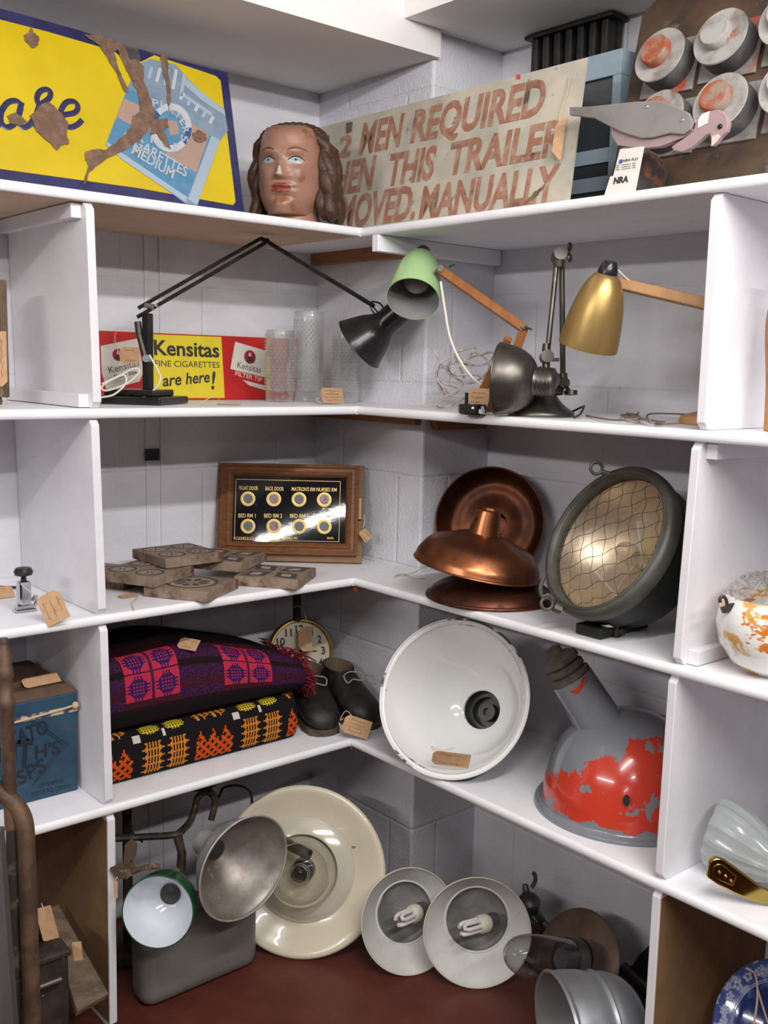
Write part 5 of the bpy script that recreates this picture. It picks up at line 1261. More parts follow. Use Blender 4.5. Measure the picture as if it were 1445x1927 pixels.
for n_ in range(1, 13):
    a = ua-n_*pi/6; c = V((cos(a), sin(a)))*r*.70; s = str(n_); w_ = r*.13*len(s)*(.8 if n_ == 11 else 1); ux = V((cos(ua-pi/2), sin(ua-pi/2))); uy = V((cos(ua), sin(ua)))
    a0 = c-ux*w_/2-uy*r*.11; b0_ = c+ux*w_/2-uy*r*.11; put_text(mb, s, a0, b0_, r*.22, .0008, 0, None, .03)
mb.build('numerals', mat('black print', (.03, .03, .035), .6), t, smooth=0)
mb = MB(); 
for a, L_ in ((ua-.15, r*.45), (ua-pi/2, r*.5)): mb.tube([(0, 0, .002), (L_*cos(a), L_*sin(a), .002)], .0016, 6)
mb.lathe([(0, .004), (.005, .003), (.005, .001)], None, 12); mb.build('hands', mat('black print', (.03, .03, .035), .6), t)
pc = M.translation+V((0, .018, r)); mb = MB(); mb.cyl(pc-V((0, 0, .004)), V((pc.x-.003, pc.y, Z3-TH/2-.001)), .011); mb.cyl(V((pc.x-.003, pc.y, Z3-TH/2-.008)), V((pc.x-.003, pc.y, Z3-TH/2-.001)), .022); mb.build('hanging_pole', mat('dark brass pole', (.07, .05, .02), .4, .7), t, world=True)
c_ = M.translation-_fw*.03; price_tag(near(561, 1226, c_), CR, CU, .036, .064, 'dark kraft tag hanging over the clock dial', [near(577, 1172, c_), near(572, 1150, c_), near(560, 1140, c_), near(548, 1146, c_)], lines=0)
# ---- clogs
LEA = mat('old black leather', (.010, .008, .007), .5, col2=(.022, .018, .015), scale=30, bump=.35, bs=180, col3=(.06, .045, .033), scale3=24, lo3=.64, hi3=.75)
SOLE = mat('dark wooden sole', (.05, .035, .025), .75, col2=(.11, .085, .06), scale=40, bump=.3)
INS = mat('brown lining leather', (.13, .09, .06), .7, col2=(.09, .06, .04), scale=20)
def clog(loc, rot, label):
    t = thing('leather_clog', label, 'shoe', Matrix.Translation(loc) @ Matrix.Rotation(rot, 4, 'Z'), 'old leather clogs')
    k = 20; secs = []          # y from toe (0) to heel (L); (y, half width, base z, top z)
    S = [(0, .012, .016, .030), (.008, .030, .012, .052), (.03, .043, .012, .066), (.065, .047, .012, .080), (.10, .045, .012, .098), (.125, .042, .012, .118)]
    mb = MB(); vs = []
    for y, w_, z0, z1 in S:
        for i in range(k):
            a = 2*pi*i/k; cx_ = w_*sin(a); cz_ = -cos(a); q = abs(cz_)**.8*(1 if cz_ > 0 else -1)
            vs.append((cx_, y, (z0+z1)/2+q*(z1-z0)/2))
    fs = [tuple(range(k))]
    for s in range(len(S)-1):
        for i in range(k): j = (i+1) % k; fs.append((s*k+i, s*k+j, (s+1)*k+j, (s+1)*k+i))
    mb.add(vs, fs)
    # ankle shaft: rings from foot to the top opening
    R = [(.125, .20, .012, .042), (.118, .205, .05, .040), (.112, .206, .08, .038), (.116, .206, .105, .037), (.116, .210, .122, .038)]
    vs = []
    for i_, (ya_, yb2, z, w_) in enumerate(R):
        cy_ = (ya_+yb2)/2; hy = (yb2-ya_)/2
        if i_ == 0: cy_, hy = .145, .060
        if i_ == 1: cy_, hy = .150, .056
        for i in range(k):
            a = 2*pi*i/k; vs.append((w_*sin(a), cy_-hy*cos(a), z+.012*(cos(a)*-.6 if i_ == 4 else 0)))
    fs = []
    for s in range(len(R)-1):
        for i in range(k): j = (i+1) % k; fs.append((s*k+i, s*k+j, (s+1)*k+j, (s+1)*k+i))
    m2 = MB(); m2.add(vs, fs); n0 = len(R)
    mb.add(vs, fs); mb.build('upper', LEA, t, smooth=75, fix=True)
    m2 = MB(); vi = []
    for (f_, zz) in ((.96, 0), (.90, -.004), (.86, -.05), (.7, -.07)):
        for i in range(k):
            a = 2*pi*i/k; vi.append((.038*f_*sin(a), .162-.044*f_*cos(a), .1225+zz+.012*(cos(a)*-.6)))
    fs = [tuple(range(3*k, 4*k))]
    for s in range(3):
        for i in range(k): j = (i+1) % k; fs.append((s*k+i, s*k+j, (s+1)*k+j, (s+1)*k+i))
    m2.add(vi, fs); m2.build('lining', INS, t, smooth=60)
    mb = MB(); out = [(.020, 0), (.038, .014), (.046, .05), (.042, .11), (.038, .18), (.030, .205), (0, .212)]; out = [(-a, b) for a, b in out[:-1]][::-1]+out[:0]+[(0, -.004)]+out
    mb.prism(out, 0, .016); mb.build('sole', SOLE, t, smooth=0, bevel=.003)
    mb = MB(); mb.tube([(0, .092, .103), (.022, .082, .100), (.026, .095, .114), (.006, .106, .118), (-.006, .106, .118), (-.026, .095, .114), (-.022, .082, .100)], .0018, 6, sm=5, closed=True); mb.build('lace', mat('grubby lace', (.30, .27, .23), .8), t)
    return t
clog(V((-.036, .050, t4+.0008)), radians(-20), 'old black leather clog at left, its toe against the orange blanket')
clog(V((.082, .018, t4+.0008)), radians(-6), 'old black leather clog at right, beside the white enamel shade')
o = near(641, 1376, V((-.01, .0, .5)))
price_tag(o, (CR*.93-CU*.30), (CU*.92+CR*.22), .066, .044, 'kraft card tag tied between the two clogs', [o+CU*.03+CR*.006, near(640, 1355, o), near(650, 1338, o), near(661, 1346, o), near(662, 1358, o+_fw*.01)], lines=4)
# ---- white enamel shade
M, r = disc_rest(851, 1312, 151, 139, 203, t4+.001, ext=1.02)
ENW = mat('white enamel', (.80, .80, .79), .10, col2=(.76, .76, .74), scale=4, coat=.3)
ENB = mat('black enamel back', (.03, .03, .035), .25)
ENR = mat('chipped blue black edge', (.70, .70, .69), .3, col2=(.05, .045, .05), scale=9, lo=.54, hi=.57, col3=(.14, .07, .04), scale3=30, lo3=.64, hi3=.70)
t = thing('enamel_lampshade', 'big white enamel lampshade lying on its side with chipped dark rim', 'lampshade', M)
D_ = .205
prf = [(r*.265, -D_), (r*.27, -D_*.93), (r*.44, -D_*.85), (r*.60, -D_*.70), (r*.74, -D_*.48), (r*.86, -D_*.22), (r*.915, -D_*.06), (r*.93, -.004), (r*.965, .0), (r*.99, -.002)]
prf = arc_prof(prf, 5)
mb = MB(); mb.lathe(prf, None, 80); mb.build('inside', ENW, t, smooth=60)
mb = MB(); mb.lathe([(a+.0022, b-.0012) for a, b in prf[:-4]], None, 80); mb.build('back', ENB, t, smooth=60)
mb = MB(); mb.torus(r*.992, r*.014, None, 80, 10); mb.build('rim', ENR, t)
mb = MB(); mb.torus(r*.925, r*.006, Matrix.Translation(V((0, 0, -.001))), 80, 8); mb.build('inner_bead', mat('worn rim bead', (.66, .65, .63), .3, col2=(.09, .05, .045), scale=11, lo=.56, hi=.60), t)
mb = MB(); mb.torus(r*.275, .0035, Matrix.Translation(V((0, 0, -D_*.94))), 40, 8); mb.build('collar', ENW, t)
mb = MB(); mb.lathe([(r*.262, -D_*.99), (r*.255, -D_*1.1), (r*.20, -D_*1.1), (r*.20, -D_*1.22), (r*.12, -D_*1.22), (r*.12, -D_*1.1), (r*.05, -D_*1.1), (r*.05, -D_*1.15), (0, -D_*1.15)], None, 36); mb.lathe([(r*.267, -D_), (r*.267, -D_*1.26), (0, -D_*1.27)], None, 36); mb.build('lamp_holder', mat('dark bakelite', (.03, .032, .03), .3), t)
w = WM[t]; o = near(808, 1432, M @ V((0, 0, -.01)))
o = w @ V((0, 0, 0)); 
pt = near(812, 1427, M @ V((-.0, 0, .0))-_fw*.0+V((0, 0, 0)))
b_ = V(M.translation)+V((-.02, .0, -r*.80)); 
price_tag(near(811, 1437, b_-_fw*.03), CR*.97-CU*.12, CU*.30-_fw*.2+CR*.05, .082, .042, 'kraft tag with string lying inside the white enamel shade', [near(813, 1430, b_), near(818, 1414, b_), near(812, 1405, b_), near(830, 1412, b_), near(855, 1408, b_)], lines=2)
# ---- red and grey shade
GRE = mat('grey enamel', (.20, .215, .235), .16, col2=(.19, .205, .225), scale=4, coat=.4)
m = bpy.data.materials.new('flaking red over grey'); m.use_nodes = True; MATS['flake'] = m
nt = m.node_tree; N = nt.nodes; L = nt.links; b = N['Principled BSDF']; b.inputs['Roughness'].default_value = .2; b.inputs['Coat Weight'].default_value = .4
tc = N.new('ShaderNodeTexCoord'); nz = N.new('ShaderNodeTexNoise'); nz.inputs['Scale'].default_value = 11; nz.inputs['Detail'].default_value = 9; nz.inputs['Roughness'].default_value = .66; L.new(tc.outputs['Object'], nz.inputs['Vector'])
n2 = N.new('ShaderNodeTexNoise'); n2.inputs['Scale'].default_value = 26; n2.inputs['Detail'].default_value = 6; L.new(tc.outputs['Object'], n2.inputs['Vector'])
sp = N.new('ShaderNodeSeparateXYZ'); L.new(tc.outputs['Object'], sp.inputs[0])
def mth(op, a, b_): 
    q = N.new('ShaderNodeMath'); q.operation = op
    for i, x in enumerate((a, b_)):
        if isinstance(x, (int, float)): q.inputs[i].default_value = x
        else: L.new(x, q.inputs[i])
    return q.outputs[0]
# red survives low on the front: height band whose top climbs towards the right, ragged by noise
top = mth('ADD', mth('MULTIPLY', sp.outputs['Y'], -.55), .125)
top = mth('ADD', top, mth('MULTIPLY', mth('SUBTRACT', nz.outputs['Fac'], .5), .16))
up_ = mth('LESS_THAN', sp.outputs['Z'], top)
lo_ = mth('GREATER_THAN', sp.outputs['Z'], mth('ADD', .020, mth('MULTIPLY', mth('SUBTRACT', n2.outputs['Fac'], .5), .05)))
hol = mth('LESS_THAN', mth('ADD', mth('MULTIPLY', nz.outputs['Fac'], .5), mth('MULTIPLY', n2.outputs['Fac'], .5)), .575)
msk = mth('MULTIPLY', mth('MULTIPLY', up_, lo_), hol)
mx = N.new('ShaderNodeMix'); mx.data_type = 'RGBA'; mx.inputs['A'].default_value = (.20, .215, .235, 1); mx.inputs['B'].default_value = (.56, .045, .022, 1); L.new(msk, mx.inputs['Factor']); L.new(mx.outputs['Result'], b.inputs['Base Color'])
bp = N.new('ShaderNodeBump'); bp.inputs['Strength'].default_value = .35; bp.inputs['Distance'].default_value = .001; L.new(msk, bp.inputs['Height']); L.new(bp.outputs[0], b.inputs['Normal'])
FLAKE = m
c = V((.209, -.634, t4+.0008)); R = .180
t = thing('enamel_lampshade', 'grey enamel lampshade with flaking red paint and angled neck, standing rim down', 'lampshade', c)
Hd = at(1195, 1338, x=.215).z-c.z
pr_ = arc_prof([(R, 0), (R*.995, .006), (R*.93, .012), (R*.915, .028), (R*.90, Hd*.28), (R*.80, Hd*.56), (R*.61, Hd*.80), (R*.33, Hd*.95), (0.0005, Hd)], 6)
mb = MB(); mb.lathe(pr_, None, 80); d_ = mb.build('dome', FLAKE, t, smooth=60)
mb = MB(); mb.torus(R*.985, .0045, Matrix.Translation(V((0, 0, .005))), 80, 8); mb.build('rim', GRE, t)
nb = near(1138, 1378, V((.13, -.60, .66))); ndir = (dirim(240.5)+V((-.0, .0, .10))).normalized()
nb = V((.150, -.585, c.z+Hd*.66)); nb = near(1135, 1372, nb)
nr = 47/pxm(nb); nl = 112/pxm(nb)
nx_ = V((CR*-.53+CU*.85)).normalized()
M2 = frame(nb-nx_*.035, nx_)
mb = MB(); mb.lathe([(nr*1.22, .0), (nr*1.16, .030), (nr*1.02, .040), (nr*.98, .05), (nr*.88, .035+nl), (nr*.80, .037+nl), (nr*.78, .02+nl), (0, .02+nl)], M2, 44); nk = mb.build('neck', GRE, t, world=True)
mb = MB(); mb.torus(nr*1.04, .003, M2 @ Matrix.Translation(V((0, 0, .041))), 44, 8); mb.build('neck_bead', GRE, t, world=True)
mb = MB(); z0 = .034+nl
q_ = [(nr*.78, z0), (nr*.86, z0+.004), (nr*.86, z0+.012), (nr*.70, z0+.016), (nr*.80, z0+.022), (nr*.80, z0+.030), (nr*.66, z0+.034), (nr*.78, z0+.040), (nr*.74, z0+.050), (nr*.5, z0+.058), (nr*.30, z0+.060), (nr*.30, z0+.075), (0, z0+.075)]
mb.lathe(q_, M2, 28); mb.build('cap', mat('crumbling grey brown cap', (.13, .11, .09), .9, col2=(.08, .065, .05), scale=50, bump=1., bs=120), t, world=True)
mb = MB()
def redpatch(pts):
    I = M2.inverted(); vs = []
    for q in pts:
        d = ray(*q); o_ = I @ CAM; dd = I.to_3x3() @ d
        # ray / cone of the neck
        best = None
        for k_ in range(400):
            s = 1.8+k_*.002; P = o_+dd*s
            rad = nr*(.98+(.88-.98)*min(1, max(0, (P.z-.05)/(nl-.015))))
            if P.x*P.x+P.y*P.y < (rad+.0030)**2: best = P; break
        if best is None: return
        vs.append(best)
    mb.add(vs, [tuple(range(len(vs)))], M2)
redpatch([(1072, 1301), (1083, 1297), (1092, 1288), (1092, 1300), (1085, 1306)]); redpatch([(1090, 1294), (1096, 1275), (1103, 1272), (1100, 1288), (1093, 1299)])
if mb.v: mb.build('red_flake', mat('red flake', (.56, .045, .022), .3), nk, world=True, smooth=0)
e = at(1179, 1516, x=.06); a_ = atan2(at(1179, 1516, x=.05).y-c.y, .05-c.x)
mb = MB(); eh = at(1179, 1516, x=.06).z-c.z
T = Matrix.Translation(V((R*.905*cos(a_), R*.905*sin(a_), eh))) @ Matrix.Rotation(a_, 4, 'Z') @ Matrix.Rotation(pi/2, 4, 'Y')
mb.prism([(.009*cos(i*pi/8)*(1 if i % 8 else 1.2), .0065*sin(i*pi/8)) for i in range(16)], -.004, .0012, T); mb.build('slot_hole', mat('dark slot', (.02, .022, .025), .6), t, smooth=0)
# ---- blue tin on the left
fl = at(50, 1515, z=t4+.0006); fr2 = at(147, 1483, z=t4+.0006)
xr2 = fr2.x-.003; x0 = xr2-.235; yf = (fl.y+fr2.y)/2
TB = mat('rusty blue tin print', (.022, .072, .120), .55, .1, col2=(.016, .048, .08), scale=9, col3=(.10, .06, .04), scale3=16, lo3=.64, hi3=.75)
TBR = mat('rusty brown tin', (.075, .048, .032), .65, .3, col2=(.12, .07, .04), scale=20, bump=.2)
H = at(145, 1300, y=yf).z-t4
t = thing('biscuit_tin', 'square rusty blue crisp tin with dark lettering tied with string', 'tin', V(((x0+xr2)/2, yf+.115, t4+.0006)))
W2 = .1175
mb = MB(); mb.box2((-W2, -.115, 0), (W2, .115, H-.002)); mb.build('body', TB, t, smooth=0, bevel=.003)
mb = MB(); mb.add([(-W2-.002, -.117, H-.002), (W2+.002, -.117, H-.002), (W2+.002, .117, H-.002), (-W2-.002, .117, H-.002), (-W2+.014, -.10, H+.016), (W2-.014, -.10, H+.016), (W2-.014, .10, H+.016), (-W2+.014, .10, H+.016)], [(3, 2, 1, 0), (4, 5, 6, 7), (0, 1, 5, 4), (1, 2, 6, 5), (2, 3, 7, 6), (3, 0, 4, 7)]); mb.build('lid', TBR, t, smooth=0, bevel=.002)
mb = MB(); mb.lathe([(.075, H+.0162), (.075, H+.024), (.070, H+.026), (0, H+.026)], None, 40); mb.build('lid_cap', TBR, t)
sf = frame_xy(WM[t] @ V((-W2, -.1153, 0)), V((1, 0, 0)), V((0, 0, 1)))
WM['tf'] = sf; rt = thing  # front face frame for the print
def fp(px, py): return [q for q in uvp('tf', px, py)]
mb = MB()
def ftxt(s, a, b, h, z=.0008, bold=.0):
    p0, p1 = fp(*a), fp(*b); put_text(mb, s, p0, p1, h/pxm(WM[t].translation), z, 0, sf, bold)
ftxt('POTATO', (-20, 1420), (92, 1378), 26, bold=.02); ftxt("H'S", (66, 1428), (113, 1417), 24, bold=.02); ftxt('SMIT', (-40, 1455), (60, 1440), 48, bold=.04)
ftxt('CRISPS', (-25, 1512), (90, 1448), 26, bold=.02); ftxt('OF SMITHS', (72, 1483), (120, 1472), 8); ftxt('POTATO CRISPS', (60, 1499), (133, 1482), 8)
for pts in ([(48, 1345), (127, 1400), (60, 1480)], [(52, 1352), (118, 1400), (66, 1470)]):
    mb.tube([sf @ V((*fp(*q), .0007)) for q in pts], .0008, 6)
mb.build('lettering', mat('dark blue black print', (.012, .018, .03), .5), t, world=True, smooth=0)
mb = MB(); bz = .205*H/.245
mb.box2((-W2-.001, -.1165, H*.80), (W2+.001, -.1155, H*.86)); mb.build('torn_label', mat('torn paper label', (.50, .42, .30), .8, col2=(.05, .06, .12), scale=22, lo=.52, hi=.58), t, smooth=0)
mb = MB(); mb.tube([(-W2, -.120, H*.80), (-.03, -.120, H*.815), (.05, -.120, H*.84), (W2-.004, -.121, H*.87)], .0022, 8, sm=4); mb.sphere((W2-.006, -.122, H*.87), .0075, None, 0, 12); mb.build('string', STRING, t)
price_tag(WM[t] @ V((.02, -.095, H+.0175)), V((1, .0, .02)), V((0, .6, .3)), .075, .028, 'kraft card tag lying on the lid of the blue tin', lines=0)
# ---- glass shell wall light on the right
c = at(1425, 1690, z=t4)
sb = V((.10, -1.065, t4+.0008))
t = thing('wall_light', 'pressed glass shell wall light with polished brass bracket', 'wall light', sb)
SHG = mat('frosted pressed glass', (.62, .66, .66), .16, trans=.55, col2=(.56, .60, .60), scale=9)
px0 = near(1345, 1640, V((.075, -.96, .55)))
mb = MB(); vs = []; fs = []; nu, nv = 48, 14
o0 = near(1440, 1700, V((.06, -1.03, .53))); 
ax = (near(1333, 1612, V((.17, -.94, .56)))-near(1460, 1690, V((.17, -1.06, .56)))).normalized()
bs_ = near(1468, 1680, V((.18, -1.06, .55)))
Lsh = .135
for j in range(nv+1):
    f = j/nv
    for i in range(nu):
        a = 2*pi*i/nu; rad = (.026+.040*sin(min(1, f*1.15)*pi/2))*(1+.030*(1 if i % 4 < 2 else -1))
        if f > .9: rad *= 1-(f-.9)*1.2
        vs.append((rad*cos(a), rad*sin(a)*.82, f*Lsh+.010*sin(a*1.0)*f))
for j in range(nv):
    for i in range(nu): k2 = (i+1) % nu; fs.append((j*nu+i, j*nu+k2, (j+1)*nu+k2, (j+1)*nu+i))
fs.append(tuple(range(nu)))
mb.add(vs, fs, frame(bs_, ax)); low = min(v.z for v in mb.v)
if low < t4+.002: mb.v = [v+V((0, 0, t4+.002-low)) for v in mb.v]
mb.build('glass_shell', SHG, t, world=True, smooth=20)
BRP = mat('polished brass', (.46, .33, .09), .10, 1., col2=(.36, .25, .06), scale=5)
g_ = [(1329, 1667), (1334, 1636), (1346, 1629), (1360, 1632), (1385, 1650), (1430, 1684), (1470, 1700), (1475, 1722), (1440, 1718), (1415, 1712), (1380, 1698), (1350, 1682)]
bp_ = V((.030, -.985, t4+.02)); F = frame_xy(near(1329, 1668, bp_), CR, CU)
WM['br'] = F; loc = [uvp('br', *q) for q in g_]
mb = MB(); mb.prism(loc, -.010, .003, F); lowz = min(v.z for v in mb.v)
sh_ = V((0, 0, max(0, t4+.0012-lowz))); mb.v = [v+sh_ for v in mb.v]; mb.build('bracket', BRP, t, world=True, smooth=30, bevel=.003)
g2 = [(1337, 1664), (1340, 1646), (1348, 1640), (1358, 1643), (1383, 1664), (1376, 1682), (1352, 1672)]
mb = MB(); mb.prism([uvp('br', *q) for q in g2], .003, .0050, F); mb.v = [v+sh_ for v in mb.v]; o = mb.build('raised_panel', BRP, t, world=True, smooth=30, bevel=.0012)
mb = MB()
for q in ((1350, 1656), (1362, 1663), (1372, 1672)): e = uvp('br', *q); mb.sphere(F @ V((*e, .005))+sh_, .0032, None, 0, 12)
mb.build('bosses', BRP, t, world=True)
# ================================================================== FLOOR BAY
# ---- grey tank
yf = .008; xl_, xr_ = -.539, -.249
TANK = mat('grey stoneware glaze', (.175, .165, .15), .38, col2=(.15, .14, .128), scale=4, bump=.06, bs=25)
Ht = at(490, 1682, y=yf).z
t = thing('stoneware_tank', 'deep grey glazed tank with rounded corners under the lamps on the floor', 'tank', V(((xl_+xr_)/2, yf+.042, .0008)))
def rrect(hx, hy, r, n=6):
    out = []
    for cx_, cy_, a0 in ((hx-r, hy-r, 0), (-hx+r, hy-r, pi/2), (-hx+r, -hy+r, pi), (hx-r, -hy+r, 3*pi/2)):
        out += [(cx_+r*cos(a0+pi/2*k/n), cy_+r*sin(a0+pi/2*k/n)) for k in range(n+1)]
    return out
hx, hy = (xr_-xl_)/2, .042; mb = MB(); n_ = 28
rings = [(hx-.022, hy-.022, .02, 0.), (hx-.012, hy-.012, .022, .003), (hx-.003, hy-.003, .027, .012), (hx, hy, .030, .028), (hx, hy, .030, Ht-.006), (hx-.004, hy-.004, .028, Ht), (hx-.016, hy-.016, .02, Ht), (hx-.020, hy-.020, .02, Ht-.006), (hx-.020, hy-.020, .02, .03)]
vs = []; fs = []
for a, b, r_, z in rings: vs += [(x, y, z) for x, y in rrect(a, b, r_)]
for k in range(len(rings)-1):
    for i in range(n_): j = (i+1) % n_; fs.append((k*n_+i, k*n_+j, (k+1)*n_+j, (k+1)*n_+i))
fs += [tuple(range(n_-1, -1, -1)), tuple(range((len(rings)-1)*n_, len(rings)*n_))]
mb.add(vs, fs); mb.build('body', TANK, t, smooth=50)
# ---- cream disc lamp
M, r = disc_rest(568, 1640, 157, 152, 130, .0012, ext=1.01)
CRE = mat('cream enamel', (.62, .56, .43), .22, col2=(.58, .52, .40), scale=4, coat=.35)
t = thing('ceiling_light', 'large cream enamel dish light with clear glass dome leaning against the wall', 'light', M)
mb = MB(); mb.lathe(arc_prof([(r*.40, -.030), (r*.62, -.022), (r*.80, -.008), (r*.95, .004), (r, 0), (r*.985, -.006), (r*.80, -.016), (r*.5, -.034)], 5), None, 80); mb.lathe([(r*.42, -.031), (0, -.031)], None, 40); mb.build('dish', CRE, t, smooth=60)
mb = MB(); mb.lathe([(r*.40, -.022), (r*.43, -.004), (r*.52, -.008), (r*.60, -.018), (r*.62, -.021)], None, 72); mb.build('chrome_ring', mat('satin chrome ring', (.62, .58, .48), .12, .25), t, smooth=60)
mb = MB(); mb.lathe(arc_prof([(r*.405, -.008), (r*.41, .010), (r*.36, .045), (r*.24, .068), (r*.10, .078), (0.0005, .079)], 6), None, 56); mb.build('glass_dome', glassy('ribbed clear glass', (.92, .92, .88), .04, .35, .3, 30), t)
mb = MB(); mb.tube([(0, 0, -.03), (0, 0, .005)], [.018, .016], 16); mb.sphere((0, 0, .028), .024, None, 0, 20); mb.build('bulb', glassy('bulb glass clear', (.85, .85, .83), .03, .5), t)
mb = MB(); mb.lathe([(0, -.03), (r*.14, -.03), (r*.13, -.004), (0, -.004)], None, 24); mb.build('lamp_holder', mat('dark holder', (.06, .06, .065), .3), t)
for a in (2.15, 5.2):
    mb = MB(); mb.lathe([(.0045, 0), (.004, .003), (0, .004)], Matrix.Translation(V((r*.68*cos(a), r*.68*sin(a), -.0175))), 14); mb.build('screw', STEEL, t)
# ---- aluminium shade
ALU = mat('worn spun aluminium', (.38, .355, .325), .48, .75, col2=(.22, .185, .155), scale=9, col3=(.62, .60, .56), scale3=14, lo3=.62, hi3=.74, bump=.15, bs=30)
ALUO = mat('chalky aluminium outside', (.42, .41, .39), .6, .5, col2=(.30, .29, .27), scale=20, bump=.2)
M, r = disc2(460, 1634, 101, 70, 33, V((-.30, -.155, .30)))
t = thing('metal_lampshade', 'dented aluminium bell shade resting on the grey tank, open side out', 'lampshade', M)
D_ = .105
pr_ = arc_prof([(r, 0), (r*.99, -.005), (r*.93, -.016), (r*.82, -.042), (r*.66, -.068), (r*.45, -D_*.85), (r*.24, -D_)], 6)
mb = MB(); mb.lathe([(a-.0016, b+.0006) for a, b in pr_], None, 72); mb.lathe([(r*.24, -D_), (0, -D_)], None, 30); mb.build('inside', ALU, t, smooth=60)
mb = MB(); mb.lathe(pr_, None, 72); mb.torus(r, .0022, None, 72, 8); mb.build('outside', ALUO, t, smooth=60)
mb = MB(); mb.lathe([(r*.255, -D_), (r*.25, -D_-.045), (r*.2, -D_-.052), (0, -D_-.052)], None, 32); mb.build('neck', ALUO, t)
mb = MB(); mb.lathe([(0, -D_+.004), (r*.17, -D_+.004), (r*.2, -D_+.0015)], None, 32); mb.build('socket', mat('dark socket', (.05, .05, .055), .4), t)
# ---- green shade
M, r = disc2(297, 1716, 67, 62, 125, V((-.47, -.165, .24)))
t = thing('enamel_lampshade', 'small green enamel shade with white inside in front of the grey tank', 'lampshade', M)
GRN2 = mat('green enamel', (.012, .075, .025), .22, col2=(.010, .055, .02), scale=8, coat=.3)
pr_ = arc_prof([(r, 0), (r*.99, -.012), (r*.96, -.045), (r*.88, -.075), (r*.70, -.098), (r*.42, -.112), (r*.28, -.114)], 5)
mb = MB(); mb.lathe(pr_, None, 64); mb.torus(r, .0014, None, 64, 8); mb.build('outside', GRN2, t, smooth=60)
mb = MB(); mb.lathe([(a-.0014, b+.001) for a, b in pr_], None, 64); mb.build('inside', mat('white enamel bluish', (.76, .79, .84), .12, coat=.3), t, smooth=60)
mb = MB(); mb.lathe([(r*.30, -.110), (r*.26, -.150), (0, -.150)], None, 28); mb.lathe([(0, -.105), (r*.20, -.108), (r*.30, -.111)], None, 28); mb.build('socket', mat('dark socket', (.05, .05, .055), .4), t)
mb = MB(); e = M.inverted() @ near(331, 1636, M @ V((0, 0, -.07))); a_ = atan2(e.y, e.x); mb.lathe([(0, .0), (.009, 0), (.008, .002), (0, .0025)], Matrix.Rotation(a_, 4, 'Z') @ Matrix.Translation(V((r*.90, 0, -.070))) @ Matrix.Rotation(pi/2-.35, 4, 'Y'), 18); mb.build('rivet', STEEL, t)
# ---- rusty clamp and dark arms above the tank
RSTM = mat('flaking rusty metal', (.085, .055, .036), .75, .3, col2=(.26, .20, .14), scale=40, lo=.56, hi=.66, bump=.5, bs=150)
q = V((-.50, -.11, .33))
t = thing('rusty_clamp', 'rusty metal wing clamp sticking out at the left above the green shade', 'clamp', near(262, 1640, q))
mb = MB(); F = frame_xy(near(205, 1635, q), CR, CU); WM['rc'] = F
mb.prism([uvp('rc', *p) for p in ((206, 1634), (232, 1622), (262, 1638), (238, 1655), (222, 1652))], -.006, .003, F); mb.build('plate', RSTM, t, world=True, smooth=0, bevel=.0015)
mb = MB(); mb.prism([uvp('rc', *p) for p in ((232, 1625), (235, 1590), (248, 1578), (258, 1588), (256, 1610), (246, 1622), (262, 1640))], -.004, .004, F); mb.build('wing', RSTM, t, world=True, smooth=0, bevel=.002)
mb = MB(); mb.tube([near(*p, q) for p in ((250, 1640), (275, 1632), (300, 1630))], .006, 8, sm=3); mb.build('screw_rod', RSTM, t, world=True)
price_tag(near(214, 1690, q-_fw*.03), CR, CU, .008, .034, 'narrow buff tag edge hanging from the rusty clamp', [near(217, 1657, q-_fw*.03), near(221, 1650, q-_fw*.02)], lines=0, cut=.05)
q = V((-.38, .20, .42)); DK = mat('dark brown iron', (.018, .014, .012), .5, .4, col2=(.08, .055, .04), scale=25, bump=.2)
zt_ = Ht+.012
t = thing('jointed_lamp', 'dark jointed iron lamp lying across the top of the grey tank', 'lamp', V((-.38, .15, Ht+.001)))
def on(px, py, z=zt_): 
    p = at(px, py, z=z); p.x = min(max(p.x, -.585), -.19); p.y = min(max(p.y, .0), .37); return p
mb = MB(); mb.tube([V((-.58, .22, .425)), V((-.40, .24, .422)), V((-.29, .25, .405))], .007, 8); mb.build('upper_arm', DK, t, world=True)
mb = MB(); mb.tube([V((-.59, .10, .372)), V((-.45, .07, .350)), V((-.42, .065, .348))], .008, 8); mb.build('lower_arm', DK, t, world=True)
mb = MB(); mb.lathe(arc_prof([(.055, 0), (.05, .02), (.034, .05), (.018, .062), (.014, .09)], 4)+[(0, .09)], frame(V((-.262, .24, .405)), V((-.8, -.1, -.35))), 32); mb.build('shade', DK, t, world=True)
mb = MB(); mb.lathe([(0, 0), (.075, 0), (.076, .008), (.06, .016), (.012, .022), (.010, .43), (0, .432)], Matrix.Translation(V((-.46, .245, .0008))), 28); mb.build('stand', DK, t, world=True)
mb = MB(); mb.tube([V((-.425, .067, .349)), V((-.385, .09, .355)), V((-.36, .11, .375)), V((-.352, .11, .398)), V((-.335, .10, .41)), V((-.32, .09, .39)), V((-.33, .09, .345))], .008, 8, sm=5); mb.build('hook', DK, t, world=True)
mb = MB(); mb.tube([V((-.42, .25, .44)), V((-.47, .20, .39)), V((-.49, .16, .34)), V((-.46, .17, .30))], .0025, 6, sm=5)
mb.tube([V((-.29, .22, .44))]+[near(*p, V((-.22, .22, .45))) for p in ((405, 1500), (420, 1483), (445, 1478), (468, 1487), (474, 1510), (466, 1535))], .0030, 6, sm=6); mb.build('cable', BLACK, t, world=True)
mb = MB(); mb.tube([V((-.43, .065, .345)), V((-.425, .055, .31)), V((-.43, .05, .27))], [.011, .010, .011], 8); mb.build('link', DK, t, world=True)
